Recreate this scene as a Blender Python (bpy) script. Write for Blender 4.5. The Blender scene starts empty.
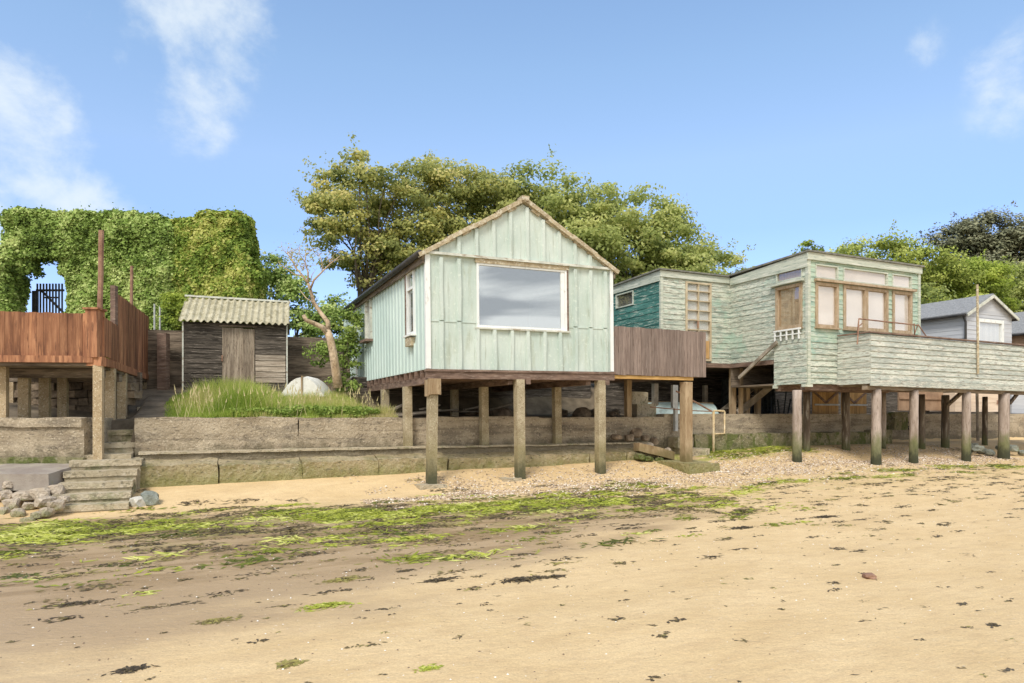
import bpy, math, random
import numpy as np
from mathutils import Vector, Matrix, noise as mnoise
random.seed(7); RNG = np.random.default_rng(7)
R = math.radians
S = bpy.context.scene
COL = S.collection
# ------------------------------------------------------------------ camera
F = 677.0; HY = 414.0; CAMZ = 1.6
cam = bpy.data.cameras.new('camera'); camo = bpy.data.objects.new('camera', cam); COL.objects.link(camo)
camo.location = (0, 0, CAMZ); camo.rotation_euler = (R(90), 0, 0)
cam.sensor_width = 36; cam.lens = 36 * F / 1024; cam.shift_y = (HY - 341.5) / 1024
cam.clip_start = .1; cam.clip_end = 5000
S.camera = camo
# ------------------------------------------------------------------ light
SUN_EL, SUN_AZ = 50, 198           # azimuth clockwise from +Y (behind the camera, to the right)
CLOUD_V = 4.7
w = bpy.data.worlds.new('World'); S.world = w; w.use_nodes = True
nt = w.node_tree; nt.nodes.clear()
def N(t, nt_=None, **kw):
    n = (nt_ or nt).nodes.new(t)
    for k, v in kw.items(): setattr(n, k, v)
    return n
def L(a, b, nt_=None): (nt_ or nt).links.new(a, b)
wo = N('ShaderNodeOutputWorld'); bg = N('ShaderNodeBackground'); L(bg.outputs[0], wo.inputs[0])
bg.inputs[1].default_value = .15
sky = N('ShaderNodeTexSky', sky_type='NISHITA', sun_disc=False, sun_elevation=R(SUN_EL), sun_rotation=R(SUN_AZ))
sky.air_density = 1.0; sky.dust_density = .6; sky.ozone_density = 1.6
tc = N('ShaderNodeTexCoord')
def wmath(op, a, b=None, c=None, clamp=False):
    n = N('ShaderNodeMath', operation=op, use_clamp=clamp)
    for i, x in enumerate((a, b, c)):
        if x is None: continue
        if isinstance(x, (int, float)): n.inputs[i].default_value = x
        else: L(x, n.inputs[i])
    return n.outputs[0]
def wrange(x, a, b, c=0, d=1):
    n = N('ShaderNodeMapRange', interpolation_type='SMOOTHSTEP'); L(x, n.inputs[0])
    for i, q in zip((1, 2, 3, 4), (a, b, c, d)): n.inputs[i].default_value = q
    return n.outputs[0]
cn = N('ShaderNodeTexNoise'); cn.inputs['Scale'].default_value = 7; cn.inputs['Detail'].default_value = 10
cn.inputs['Roughness'].default_value = .6; cn.inputs['Distortion'].default_value = .15
mp = N('ShaderNodeMapping'); mp.inputs['Scale'].default_value = (1, 1, 1.25); L(tc.outputs['Generated'], mp.inputs[0]); L(mp.outputs[0], cn.inputs['Vector'])
def cdir(px, py):
    return Vector(((px - 512) / F, 1, (HY - py) / F)).normalized()
acc = None
for px, py, r, s in ((10, 120, .15, .95), (50, 190, .11, .9), (10, 230, .1, .8), (235, 25, .085, .85), (190, 100, .085, .85), (130, 75, .1, .6), (175, 50, .1, .6), (-60, 60, .2, .7), (1008, 66, .055, .72), (925, 45, .035, .5), (1015, 110, .06, .5), (43, 290, .03, .9)):
    dt = N('ShaderNodeVectorMath', operation='DISTANCE'); L(tc.outputs['Generated'], dt.inputs[0]); dt.inputs[1].default_value = cdir(px, py)
    m = wrange(dt.outputs['Value'], r * 1.25, r * .15, 0, s)
    acc = m if acc is None else wmath('MAXIMUM', acc, m)
cl = wmath('ADD', wmath('MULTIPLY', acc, .66), wmath('MULTIPLY', wmath('SUBTRACT', cn.outputs[0], .5), 2.6))
cl = wmath('MULTIPLY', wrange(cl, .22, .98, 0, .72), wrange(acc, 0, .5))
sx = N('ShaderNodeSeparateXYZ'); L(tc.outputs['Generated'], sx.inputs[0])
behind = wrange(sx.outputs[1], .12, -.3, 0, 1)       # the sky over the sea behind the camera is overcast
cn2 = N('ShaderNodeTexNoise'); cn2.inputs['Scale'].default_value = 4.2; cn2.inputs['Detail'].default_value = 9; cn2.inputs['Distortion'].default_value = .5
mp2 = N('ShaderNodeMapping'); mp2.inputs['Scale'].default_value = (1, 1, 5.5); L(tc.outputs['Generated'], mp2.inputs[0]); L(mp2.outputs[0], cn2.inputs['Vector'])
br = N('ShaderNodeValToRGB'); L(cn2.outputs[0], br.inputs[0])
br.color_ramp.elements[0].position = .44; br.color_ramp.elements[0].color = (3.6, 3.75, 3.95, 1)
br.color_ramp.elements[1].position = .57; br.color_ramp.elements[1].color = (7.0, 7.0, 6.9, 1)
mx1 = N('ShaderNodeMix', data_type='RGBA'); L(cl, mx1.inputs[0])
gain = N('ShaderNodeMix', data_type='RGBA', blend_type='MULTIPLY'); gain.inputs[0].default_value = 1
L(sky.outputs[0], gain.inputs[6])
gr = N('ShaderNodeValToRGB'); sz = N('ShaderNodeSeparateXYZ'); L(tc.outputs['Generated'], sz.inputs[0]); L(sz.outputs[2], gr.inputs[0]); L(gr.outputs[0], gain.inputs[7])
ge_ = gr.color_ramp.elements; ge_[0].position = .08; ge_[0].color = (.76, .80, 1.08, 1); ge_[1].position = .55; ge_[1].color = (1.22, 1.24, 1.20, 1)
for p_, c_ in ((.25, (.90, .92, 1.12, 1)), (.34, (1.19, 1.13, 1.10, 1)), (.45, (1.24, 1.23, 1.16, 1))): q_ = ge_.new(p_); q_.color = c_
L(gain.outputs[2], mx1.inputs[6]); mx1.inputs[7].default_value = (CLOUD_V * .9, CLOUD_V * .97, CLOUD_V, 1)
mx2 = N('ShaderNodeMix', data_type='RGBA'); L(behind, mx2.inputs[0]); L(mx1.outputs[2], mx2.inputs[6]); L(br.outputs[0], mx2.inputs[7])
L(mx2.outputs[2], bg.inputs[0])
sl = bpy.data.lights.new('sun', 'SUN'); sl.energy = 2.0; sl.angle = R(18); sl.color = (1, .94, .85)
so = bpy.data.objects.new('sun', sl); COL.objects.link(so)
sd = Vector((math.sin(R(SUN_AZ)) * math.cos(R(SUN_EL)), math.cos(R(SUN_AZ)) * math.cos(R(SUN_EL)), math.sin(R(SUN_EL))))
so.rotation_euler = sd.to_track_quat('Z', 'Y').to_euler(); so.location = (5, -10, 20)
vs = S.view_settings; vs.view_transform = 'Standard'; vs.look = 'None'; vs.gamma = 1; vs.exposure = .56; vs.use_curve_mapping = False

# ------------------------------------------------------------------ frames and helpers
class Fr:
    def __init__(s, ox, oy, ang): s.ox, s.oy, s.a = ox, oy, ang; s.c, s.s = math.cos(ang), math.sin(ang)
    def w(s, u, v): return (s.ox + u * s.c - v * s.s, s.oy + u * s.s + v * s.c)
    def U(s, px, v):                    # where a sight line meets the line v = const
        k = (px - 512) / F
        return (k * (s.oy + v * s.c) - (s.ox - v * s.s)) / (s.c - k * s.s)
    def V(s, px, u):
        k = (px - 512) / F
        return ((s.ox + u * s.c) - k * (s.oy + u * s.s)) / (s.s + k * s.c)
    def Z(s, py, u, v): return CAMZ - (py - HY) / F * s.w(u, v)[1]
SITE = Fr(-1.682, 13.4, math.atan2(.418, .9085))
WORLD = Fr(0, 0, 0)
SHED = Fr((183.5 - 512) / F * 17.7, 17.7, R(18))
def wx(px, Y): return (px - 512) / F * Y
def wz(py, Y): return CAMZ - (py - HY) / F * Y

class MB:
    def __init__(s): s.v = []; s.f = []; s.smooth = False; s.tint = None
    def quad(s, a, b, c, d): n = len(s.v); s.v += [a, b, c, d]; s.f.append((n, n + 1, n + 2, n + 3))
    def hexa(s, p):                      # 8 points: bottom ring 0-3, top ring 4-7
        n = len(s.v); s.v += [tuple(q) for q in p]
        s.f += [(n + 3, n + 2, n + 1, n), (n + 4, n + 5, n + 6, n + 7)] + [(n + i, n + (i + 1) % 4, n + 4 + (i + 1) % 4, n + 4 + i) for i in range(4)]
    def box(s, x0, x1, y0, y1, z0, z1):
        s.hexa([(x0, y0, z0), (x1, y0, z0), (x1, y1, z0), (x0, y1, z0), (x0, y0, z1), (x1, y0, z1), (x1, y1, z1), (x0, y1, z1)])
    def beam(s, p, q, w_, h, up=(0, 0, 1)):
        p, q = Vector(p), Vector(q); d = (q - p).normalized(); up = Vector(up)
        if abs(d.dot(up)) > .98: up = Vector((1, 0, 0))
        sd_ = d.cross(up).normalized() * w_ / 2; u2 = sd_.cross(d).normalized() * h / 2
        s.hexa([p - sd_ - u2, p + sd_ - u2, q + sd_ - u2, q - sd_ - u2, p - sd_ + u2, p + sd_ + u2, q + sd_ + u2, q - sd_ + u2])
    def tube(s, pts, rad, n=8, wob=0):
        pts = [Vector(p) for p in pts]
        if not hasattr(rad, '__len__'): rad = [rad] * len(pts)
        b = len(s.v); prev = None
        for i, p in enumerate(pts):
            d = (pts[min(i + 1, len(pts) - 1)] - pts[max(i - 1, 0)]).normalized()
            if prev is None:
                prev = d.cross(Vector((0, 0, 1)) if abs(d.z) < .9 else Vector((1, 0, 0))).normalized()
            x = (prev - d * prev.dot(d)).normalized(); prev = x; y = d.cross(x)
            for k in range(n):
                a = 2 * math.pi * k / n; rr = rad[i] * (1 + wob * random.uniform(-1, 1))
                s.v.append(tuple(p + x * math.cos(a) * rr + y * math.sin(a) * rr))
        for i in range(len(pts) - 1):
            for k in range(n):
                s.f.append((b + i * n + k, b + i * n + (k + 1) % n, b + (i + 1) * n + (k + 1) % n, b + (i + 1) * n + k))
        s.f.append(tuple(b + k for k in range(n))[::-1]); e = b + (len(pts) - 1) * n
        s.f.append(tuple(e + k for k in range(n)))
    def prism(s, poly, a, b, fn):        # polygon extruded between a and b, fn(px,py,t) -> point
        n = len(s.v); m = len(poly)
        s.v += [fn(x, y, a) for x, y in poly] + [fn(x, y, b) for x, y in poly]
        s.f += [tuple(range(n, n + m)), tuple(range(n + 2 * m - 1, n + m - 1, -1))]
        s.f += [(n + i, n + m + i, n + m + (i + 1) % m, n + (i + 1) % m) for i in range(m)]
    def rough(s, x0, x1, y0, y1, z0, z1, step=.15, amp=.02, seed=0, fn=None):   # box with subdivided, uneven faces
        nx, ny, nz = [max(1, int(round((b - a) / step))) for a, b in ((x0, x1), (y0, y1), (z0, z1))]
        idx = {}
        def vid(i, j, k):
            if (i, j, k) in idx: return idx[(i, j, k)]
            p = Vector((x0 + (x1 - x0) * i / nx, y0 + (y1 - y0) * j / ny, z0 + (z1 - z0) * k / nz))
            q = p + mnoise.noise_vector(p * 2.3 + Vector((seed, seed * 2, 0))) * amp + mnoise.noise_vector(p * 7 + Vector((seed, 0, 3))) * amp * .6
            if fn: q = Vector(fn(q))
            idx[(i, j, k)] = len(s.v); s.v.append(tuple(q)); return idx[(i, j, k)]
        for i in range(nx):
            for k in range(nz):
                s.f.append((vid(i, 0, k), vid(i + 1, 0, k), vid(i + 1, 0, k + 1), vid(i, 0, k + 1)))
                s.f.append((vid(i, ny, k), vid(i, ny, k + 1), vid(i + 1, ny, k + 1), vid(i + 1, ny, k)))
            for j in range(ny):
                s.f.append((vid(i, j, nz), vid(i + 1, j, nz), vid(i + 1, j + 1, nz), vid(i, j + 1, nz)))
                s.f.append((vid(i, j, 0), vid(i, j + 1, 0), vid(i + 1, j + 1, 0), vid(i + 1, j, 0)))
        for j in range(ny):
            for k in range(nz):
                s.f.append((vid(0, j, k), vid(0, j, k + 1), vid(0, j + 1, k + 1), vid(0, j + 1, k)))
                s.f.append((vid(nx, j, k), vid(nx, j + 1, k), vid(nx, j + 1, k + 1), vid(nx, j, k + 1)))
    def mesh(s, name, mat, o):
        me = bpy.data.meshes.new(name)
        me.from_pydata([(x - o[0], y - o[1], z - o[2]) for x, y, z in s.v], [], s.f)
        if s.smooth: me.polygons.foreach_set('use_smooth', [True] * len(me.polygons))
        if s.tint is not None:
            at = me.attributes.new('tint', 'FLOAT', 'POINT'); at.data.foreach_set('value', np.asarray(s.tint, dtype=np.float32))
        me.materials.append(mat); me.update(); return me
ORG = {}
def props(o, label=None, cat=None, group=None, kind=None):
    for k, v in (('label', label), ('category', cat), ('group', group), ('kind', kind)):
        if v: o[k] = v
    return o
def thing(name, label, cat, fr, o, group=None, tilt=0):
    e = bpy.data.objects.new(name, None); COL.objects.link(e); e.empty_display_size = .2
    x, y = fr.w(o[0], o[1]); e.location = (x, y, o[2]); e.rotation_euler = (0, tilt, fr.a)
    ORG[e.name] = o; return props(e, label, cat, group)
def part(name, mb, mat, parent, label=None):
    o = ORG[parent.name]; ob = bpy.data.objects.new(name, mb.mesh(name, mat, o)); COL.objects.link(ob)
    ob.parent = parent; ORG[ob.name] = o
    if label: ob['label'] = label
    return ob
def solo(name, mb, mat, label, cat, fr, group=None, kind=None, o=None):
    if o is None:
        a = np.array(mb.v); o = (float(a[:, 0].mean()), float(a[:, 1].mean()), float(a[:, 2].min()))
    ob = bpy.data.objects.new(name, mb.mesh(name, mat, o)); COL.objects.link(ob)
    x, y = fr.w(o[0], o[1]); ob.location = (x, y, o[2]); ob.rotation_euler = (0, 0, fr.a); ORG[ob.name] = o
    return props(ob, label, cat, group, kind)

# ------------------------------------------------------------------ materials
def newmat(name):
    m = bpy.data.materials.new(name); m.use_nodes = True; t = m.node_tree; t.nodes.clear()
    out = t.nodes.new('ShaderNodeOutputMaterial'); b = t.nodes.new('ShaderNodeBsdfPrincipled'); t.links.new(b.outputs[0], out.inputs[0])
    return m, t, b, out
def c4(c): return (c[0], c[1], c[2], 1)
def tnoise(t, vec, scale, stretch=(1, 1, 1), detail=6, rough=.6, dist=0):
    mp_ = t.nodes.new('ShaderNodeMapping'); mp_.inputs['Scale'].default_value = stretch; t.links.new(vec, mp_.inputs[0])
    n = t.nodes.new('ShaderNodeTexNoise'); n.inputs['Scale'].default_value = scale; n.inputs['Detail'].default_value = detail
    n.inputs['Roughness'].default_value = rough; n.inputs['Distortion'].default_value = dist; t.links.new(mp_.outputs[0], n.inputs['Vector']); return n.outputs[0]
def tramp(t, fac, stops, interp='LINEAR'):
    r = t.nodes.new('ShaderNodeValToRGB'); t.links.new(fac, r.inputs[0]); e = r.color_ramp.elements; r.color_ramp.interpolation = interp
    e[0].position, e[0].color = stops[0][0], c4(stops[0][1]); e[1].position, e[1].color = stops[-1][0], c4(stops[-1][1])
    for p, c in stops[1:-1]: q = e.new(p); q.color = c4(c)
    return r.outputs[0]
def tr(t, x, a, b, c=0., d=1.):
    n = t.nodes.new('ShaderNodeMapRange'); n.interpolation_type = 'SMOOTHSTEP'; t.links.new(x, n.inputs[0])
    for i, q in zip((1, 2, 3, 4), (a, b, c, d)): n.inputs[i].default_value = q
    return n.outputs[0]
def tm(t, op, a, b=None, c=None):
    n = t.nodes.new('ShaderNodeMath'); n.operation = op
    for i, x in enumerate((a, b, c)):
        if x is None: continue
        if isinstance(x, (int, float)): n.inputs[i].default_value = x
        else: t.links.new(x, n.inputs[i])
    return n.outputs[0]
def tmix(t, f, a, b, bt='MIX'):
    n = t.nodes.new('ShaderNodeMix'); n.data_type = 'RGBA'; n.blend_type = bt
    for i, x in ((0, f), (6, a), (7, b)):
        if isinstance(x, (int, float)): n.inputs[i].default_value = x
        elif isinstance(x, tuple): n.inputs[i].default_value = c4(x)
        else: t.links.new(x, n.inputs[i])
    return n.outputs[2]
def surf(name, stops, scale=4, stretch=(1, 1, 1), layers=(), zst=(), rough=.85, bump=.3, bscale=40, bstretch=(1, 1, 1), bdist=.01, island=0, spec=.3):
    """base colour from one noise; layers = (colour, lo, hi, scale, stretch, amount); zst = (colour, z_full, z_none, amount)"""
    m, t, b, out = newmat(name); tc_ = t.nodes.new('ShaderNodeTexCoord'); ob = tc_.outputs['Object']
    col = tramp(t, tnoise(t, ob, scale, stretch), [(.5 + (p - .5) * .62, c) for p, c in stops])
    geo = t.nodes.new('ShaderNodeNewGeometry')
    if island:
        v = tr(t, geo.outputs['Random Per Island'], 0, 1, 1 - island, 1 + island)
        n = t.nodes.new('ShaderNodeVectorMath'); n.operation = 'SCALE'; t.links.new(col, n.inputs[0]); t.links.new(v, n.inputs['Scale']); col = n.outputs[0]
    for c, lo, hi, sc, st, am in layers:
        lo, hi = .5 + (lo - .5) * .62, .5 + (hi - .5) * .66
        f = tr(t, tnoise(t, ob, sc, st, 8, .65, .2), lo, hi, 0, am)
        col = tmix(t, f, col, c)
    if zst:
        sp = t.nodes.new('ShaderNodeSeparateXYZ'); t.links.new(geo.outputs['Position'], sp.inputs[0])
        nn = tnoise(t, ob, 5, (1, 1, .6), 6, .7)
        for c, z1, z0, am in zst:
            zz = tm(t, 'ADD', sp.outputs[2], tm(t, 'MULTIPLY', tm(t, 'SUBTRACT', nn, .5), -.9))
            col = tmix(t, tr(t, zz, z0, z1, 0, am), col, c)
    t.links.new(col, b.inputs['Base Color']); b.inputs['Roughness'].default_value = rough; b.inputs['Specular IOR Level'].default_value = spec
    if bump:
        bp = t.nodes.new('ShaderNodeBump'); bp.inputs['Strength'].default_value = min(1, bump * 1.5); bp.inputs['Distance'].default_value = bdist * 1.8
        t.links.new(tnoise(t, ob, bscale, bstretch, 5, .65), bp.inputs['Height']); t.links.new(bp.outputs[0], b.inputs['Normal'])
    return m
V3 = (1, 1, 1)
MT = {}
MT['sheet'] = surf('pale_green_sheet', [(.3, (.47, .56, .51)), (.7, (.59, .66, .61))], 1.6, (1, 1, .5),
    layers=[((.36, .40, .30), .52, .8, 2.6, (1.4, 1.4, .35), .5), ((.30, .33, .26), .57, .75, 9, (2, 2, .12), .5), ((.72, .78, .70), .6, .7, 14, V3, .4)], bump=.15, bscale=30, rough=.7)
MT['sheet_skylit'] = surf('skylit_green_sheet', [(.3, (.49, .61, .575)), (.7, (.58, .69, .65))], 1.2, (1, .6, .4),
    layers=[((.34, .45, .40), .58, .8, 7, (1, 2, .3), .4)], bump=.12, bscale=30, rough=.65)  # bluer copy of the front sheet: sky light on the side put into colour
MT['white'] = surf('white_paint', [(.3, (.74, .77, .76)), (.7, (.83, .84, .82))], 3, layers=[((.45, .43, .38), .62, .75, 12, (1, 1, .3), .6)], bump=.1, rough=.6)
MT['whitewood'] = surf('dirty_white_trim', [(.3, (.48, .50, .44)), (.7, (.66, .67, .60))], 4, layers=[((.3, .24, .17), .55, .7, 10, (.3, .3, 1), .8)], bump=.2)
MT['verge'] = surf('lichen_tan_trim', [(.3, (.36, .29, .19)), (.7, (.50, .42, .28))], 6, layers=[((.62, .58, .46), .5, .65, 14, V3, .8), ((.2, .15, .09), .6, .7, 22, V3, .8)], bump=.5, bscale=30)
MT['roofsheet'] = surf('mossy_roof', [(.3, (.26, .24, .17)), (.7, (.4, .37, .26))], 4, layers=[((.16, .15, .08), .5, .65, 12, V3, .8)], bump=.4)
MT['shedroof'] = surf('yellow_lichen_sheet', [(.3, (.36, .33, .22)), (.7, (.52, .48, .35))], 3, layers=[((.27, .24, .14), .5, .68, 9, (1, .5, 1), .7), ((.65, .62, .5), .58, .7, 25, V3, .7)], bump=.3)
MT['dark'] = surf('black_plastic', [(.3, (.03, .03, .03)), (.7, (.07, .065, .06))], 5, rough=.5, bump=.1)
MT['brownbeam'] = surf('stained_brown_beam', [(.3, (.13, .085, .065)), (.7, (.25, .17, .13))], 3, (1, 1, 4), layers=[((.35, .27, .22), .55, .7, 10, (.5, .5, 4), .7)], bump=.4, bstretch=(.4, .4, 4))
MT['concpost'] = surf('exposed_aggregate_post', [(.3, (.32, .265, .165)), (.7, (.48, .41, .28))], 3,
    layers=[((.66, .58, .42), .6, .68, 40, V3, .8), ((.2, .13, .07), .6, .68, 33, V3, .7)], zst=[((.24, .21, .09), .75, 1.3, .6), ((.06, .065, .035), .25, .85, .9)], bump=.6, bscale=60)
MT['deckpost'] = surf('pebbly_concrete_post', [(.3, (.40, .30, .18)), (.7, (.55, .43, .27))], 3,
    layers=[((.7, .62, .45), .58, .66, 42, V3, .9), ((.2, .14, .08), .6, .68, 36, V3, .7)], bump=.6, bscale=60)
MT['woodpost'] = surf('tan_timber_post', [(.3, (.30, .21, .12)), (.7, (.46, .35, .22))], 3, (3, 3, .5), layers=[((.2, .11, .05), .55, .7, 9, (4, 4, .5), .6)],
    zst=[((.16, .13, .05), .5, 1.0, .8)], bump=.4, bscale=30, bstretch=(3, 3, .3))
MT['pile'] = surf('grey_round_pile', [(.3, (.34, .27, .22)), (.7, (.55, .46, .40))], 3, (3, 3, .4),
    layers=[((.16, .12, .09), .58, .7, 10, (5, 5, .5), .8)], zst=[((.15, .17, .055), .78, 1.25, .8), ((.045, .05, .03), .45, .85, .9)], bump=.6, bscale=22, bstretch=(4, 4, .35), bdist=.02)
MT['darkpile'] = surf('dark_brown_pile', [(.3, (.10, .075, .055)), (.7, (.2, .16, .12))], 3, (3, 3, .4),
    layers=[((.4, .36, .3), .55, .7, 6, (3, 3, .4), .7)], zst=[((.10, .12, .04), .6, 1.1, .8)], bump=.6, bscale=22, bstretch=(4, 4, .35))  # darker brown than the grey pile, greener towards the bottom
MT['redfence'] = surf('red_brown_boards', [(.25, (.16, .07, .04)), (.5, (.30, .135, .07)), (.75, (.45, .225, .12))], 3, (3, 3, .35),
    layers=[((.10, .04, .025), .56, .72, 5, (4, 4, .5), .75), ((.55, .27, .13), .6, .75, 7, (5, 5, .3), .6)], island=.3, bump=.35, bscale=20, bstretch=(5, 5, .3))
MT['brownfence'] = surf('weathered_brown_boards', [(.25, (.17, .125, .105)), (.75, (.30, .235, .20))], 3, (6, 6, .35),
    layers=[((.09, .06, .045), .58, .7, 8, (7, 7, .3), .8), ((.42, .35, .3), .6, .75, 9, (7, 7, .3), .5)], island=.14, bump=.5, bscale=20, bstretch=(6, 6, .3))
MT['yellowbeam'] = surf('yellow_new_beam', [(.3, (.42, .25, .08)), (.7, (.6, .38, .15))], 3, (1, 1, 4), bump=.2)
PS = (.28, .28, 5)
MT['peel'] = surf('peeling_green_boards', [(.3, (.43, .485, .405)), (.7, (.57, .60, .51))], 2, PS,
    layers=[((.27, .36, .32), .50, .62, 1.5, (.55, .55, 1.6), .6), ((.66, .67, .58), .5, .58, 7, (.35, .35, 3.5), .8), ((.22, .29, .25), .545, .62, 12, (.4, .4, 3), .7), ((.19, .15, .12), .60, .64, 14, (.4, .4, 5), .85), ((.30, .47, .38), .56, .68, 1.1, V3, .5)], island=.1, bump=.2, bscale=18, bstretch=PS)
MT['peelfresh'] = surf('mint_green_boards', [(.3, (.38, .50, .39)), (.7, (.48, .58, .46))], 2, PS,
    layers=[((.30, .42, .36), .50, .62, 1.5, (.55, .55, 1.6), .6), ((.62, .64, .55), .55, .64, 7, (.35, .35, 3.5), .7), ((.12, .24, .22), .63, .68, 8, (.5, .5, 4), .7)], island=.06, bump=.3, bscale=18, bstretch=PS)
MT['peelgrey'] = surf('bleached_deck_boards', [(.3, (.42, .46, .41)), (.7, (.58, .60, .53))], 2, PS,
    layers=[((.33, .37, .34), .50, .62, 1.5, (.55, .55, 1.6), .6), ((.66, .64, .56), .5, .6, 6, (.3, .3, 4), .7), ((.28, .32, .28), .55, .62, 12, (.35, .35, 3), .7), ((.18, .13, .10), .60, .64, 14, (.35, .35, 5), .85)], island=.12, bump=.2, bscale=18, bstretch=PS)
MT['teal'] = surf('peeling_teal_boards', [(.3, (.045, .15, .13)), (.7, (.085, .23, .20))], 2, PS,
    layers=[((.48, .55, .47), .59, .65, 8, (.35, .35, 4), .9), ((.03, .09, .08), .58, .66, 10, (.4, .4, 5), .7)], island=.15, bump=.5, bscale=18, bstretch=PS)
MT['fascia'] = surf('pale_fascia_board', [(.3, (.42, .46, .38)), (.7, (.56, .59, .50))], 2, PS, layers=[((.24, .30, .26), .58, .66, 9, (.4, .4, 5), .8), ((.7, .7, .62), .55, .65, 5, PS, .7)], bump=.3)
MT['felt'] = surf('grey_felt_edge', [(.3, (.14, .14, .12)), (.7, (.24, .235, .2))], 8, bump=.3)
MT['winwood'] = surf('oiled_window_frame', [(.3, (.32, .23, .14)), (.7, (.46, .36, .25))], 4, (3, 3, .6), layers=[((.5, .42, .32), .55, .7, 12, V3, .6)], bump=.2)
MT['doorwood'] = surf('faded_door_frame', [(.3, (.44, .36, .24)), (.7, (.58, .50, .36))], 4, bump=.2)
MT['blind'] = surf('cream_blind', [(.3, (.82, .74, .66)), (.7, (.88, .80, .72))], 1.5, (1, 1, .5), bump=0)
MT['greyblind'] = surf('pale_curtain', [(.3, (.76, .77, .76)), (.7, (.86, .86, .84))], 2.5, (6, 6, .4), bump=.4, bscale=9, bstretch=(3, 3, .1), bdist=.03)
MT['wicker'] = surf('tan_slatted_blind', [(.3, (.46, .32, .18)), (.7, (.60, .44, .27))], 40, (1.5, 1.5, .05), layers=[((.24, .15, .08), .5, .7, 3, V3, .5)], bump=.4, bscale=60, bstretch=(2, 2, .1))
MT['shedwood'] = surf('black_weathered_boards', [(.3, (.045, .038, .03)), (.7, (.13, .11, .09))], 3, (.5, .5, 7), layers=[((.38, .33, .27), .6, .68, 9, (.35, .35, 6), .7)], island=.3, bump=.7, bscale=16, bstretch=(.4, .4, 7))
MT['shedpale'] = surf('pale_weathered_boards', [(.3, (.26, .21, .16)), (.7, (.46, .40, .32))], 3, (.5, .5, 7), layers=[((.08, .06, .05), .6, .68, 9, (.35, .35, 6), .7)], island=.2, bump=.6, bscale=16, bstretch=(.4, .4, 7))
MT['sheddoor'] = surf('grey_brown_door_boards', [(.3, (.19, .15, .11)), (.7, (.36, .30, .23))], 3, (7, 7, .5), layers=[((.07, .05, .04), .6, .68, 9, (6, 6, .8), .8)], island=.25, bump=.6, bscale=16, bstretch=(6, 6, .4))
MT['sleeper'] = surf('dark_timber_sleepers', [(.3, (.09, .07, .05)), (.7, (.24, .19, .14))], 3, (.5, .5, 4), layers=[((.38, .32, .24), .58, .7, 8, (.5, .5, 5), .6)], island=.35, bump=.6, bscale=14, bstretch=(.5, .5, 5))
WALLG = [((.10, .105, .05), .55, .7, 2.2, (1, 1, .7), .5)]
MT['seawall'] = surf('tan_pebbled_concrete', [(.25, (.36, .29, .20)), (.75, (.56, .47, .34))], 1.4, (1, 1, 1.6),
    layers=[((.24, .20, .15), .53, .66, 2.4, (.25, .25, 1.6), .45), ((.17, .14, .10), .60, .63, 1.6, (.1, .1, 5), .45), ((.20, .17, .13), .52, .7, 1.3, (.5, .5, 2), .65), ((.66, .57, .43), .6, .68, 26, V3, .7), ((.12, .10, .075), .61, .69, 9, (1, 1, 2), .6)], zst=[((.15, .13, .08), .85, 1.05, .6)], bump=.8, bscale=22, bdist=.03)

MT['lowwall'] = surf('green_stained_concrete', [(.25, (.34, .27, .15)), (.75, (.54, .45, .29))], 1.6, (1, 1, 1.4),
    layers=[((.17, .16, .07), .54, .72, 1.7, (1, 1, .8), .6), ((.60, .53, .40), .61, .69, 18, V3, .6), ((.09, .08, .06), .60, .68, 11, (1, 1, 2), .7)], zst=[((.20, .22, .05), .25, .8, .6)], bump=.8, bscale=16, bdist=.04)
MT['mosswall'] = surf('mossy_concrete', [(.25, (.22, .20, .11)), (.75, (.36, .32, .19))], 2, (1, 1, 1.2),
    layers=[((.48, .42, .32), .58, .66, 13, V3, .7), ((.11, .14, .03), .48, .62, 3.5, (1, 1, .6), .8), ((.07, .07, .045), .58, .68, 7, V3, .6)], zst=[((.09, .13, .02), .5, .95, .7)], bump=.9, bscale=18, bdist=.04)
MT['step'] = surf('worn_concrete_steps', [(.25, (.44, .37, .25)), (.75, (.60, .52, .38))], 2.2, layers=[((.20, .21, .09), .52, .7, 2.5, V3, .55), ((.62, .56, .45), .6, .7, 12, V3, .5), ((.13, .115, .08), .6, .7, 8, V3, .6)], bump=.7, bscale=18, bdist=.03)
MT['riser'] = surf('shaded_stained_riser', [(.25, (.34, .29, .19)), (.75, (.52, .45, .32))], 2.2, layers=[((.13, .14, .06), .5, .7, 2.5, V3, .7), ((.42, .38, .3), .6, .7, 12, V3, .5)], bump=.8, bscale=18, bdist=.03)  # darker copy of the step colour: shade on risers painted in, plus green stain
MT['slab'] = surf('grey_slab', [(.3, (.26, .22, .19)), (.7, (.38, .34, .29))], 2, layers=[((.40, .38, .14), .56, .72, 2, V3, .5)], bump=.5)
MT['rock'] = surf('tan_rock', [(.3, (.42, .34, .25)), (.7, (.66, .57, .46))], 2.5, layers=[((.18, .14, .10), .55, .7, 6, V3, .6), ((.22, .24, .06), .6, .7, 3, V3, .6)], zst=[((.16, .19, .04), .0, .2, .6)], bump=.8, bscale=12, bdist=.05)
MT['greyrock'] = surf('grey_green_rock', [(.3, (.22, .24, .21)), (.7, (.36, .38, .32))], 2.5, layers=[((.12, .15, .06), .52, .7, 4, V3, .7)], bump=.8, bscale=12, bdist=.05)
MT['palerock'] = surf('whitish_rock', [(.3, (.50, .48, .42)), (.7, (.66, .63, .56))], 2.5, bump=.6, bscale=12)
MT['rubble'] = surf('stone_rubble', [(.3, (.12, .09, .06)), (.7, (.30, .23, .16))], 3, island=.35, bump=.7, bscale=12, bdist=.04)
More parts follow.
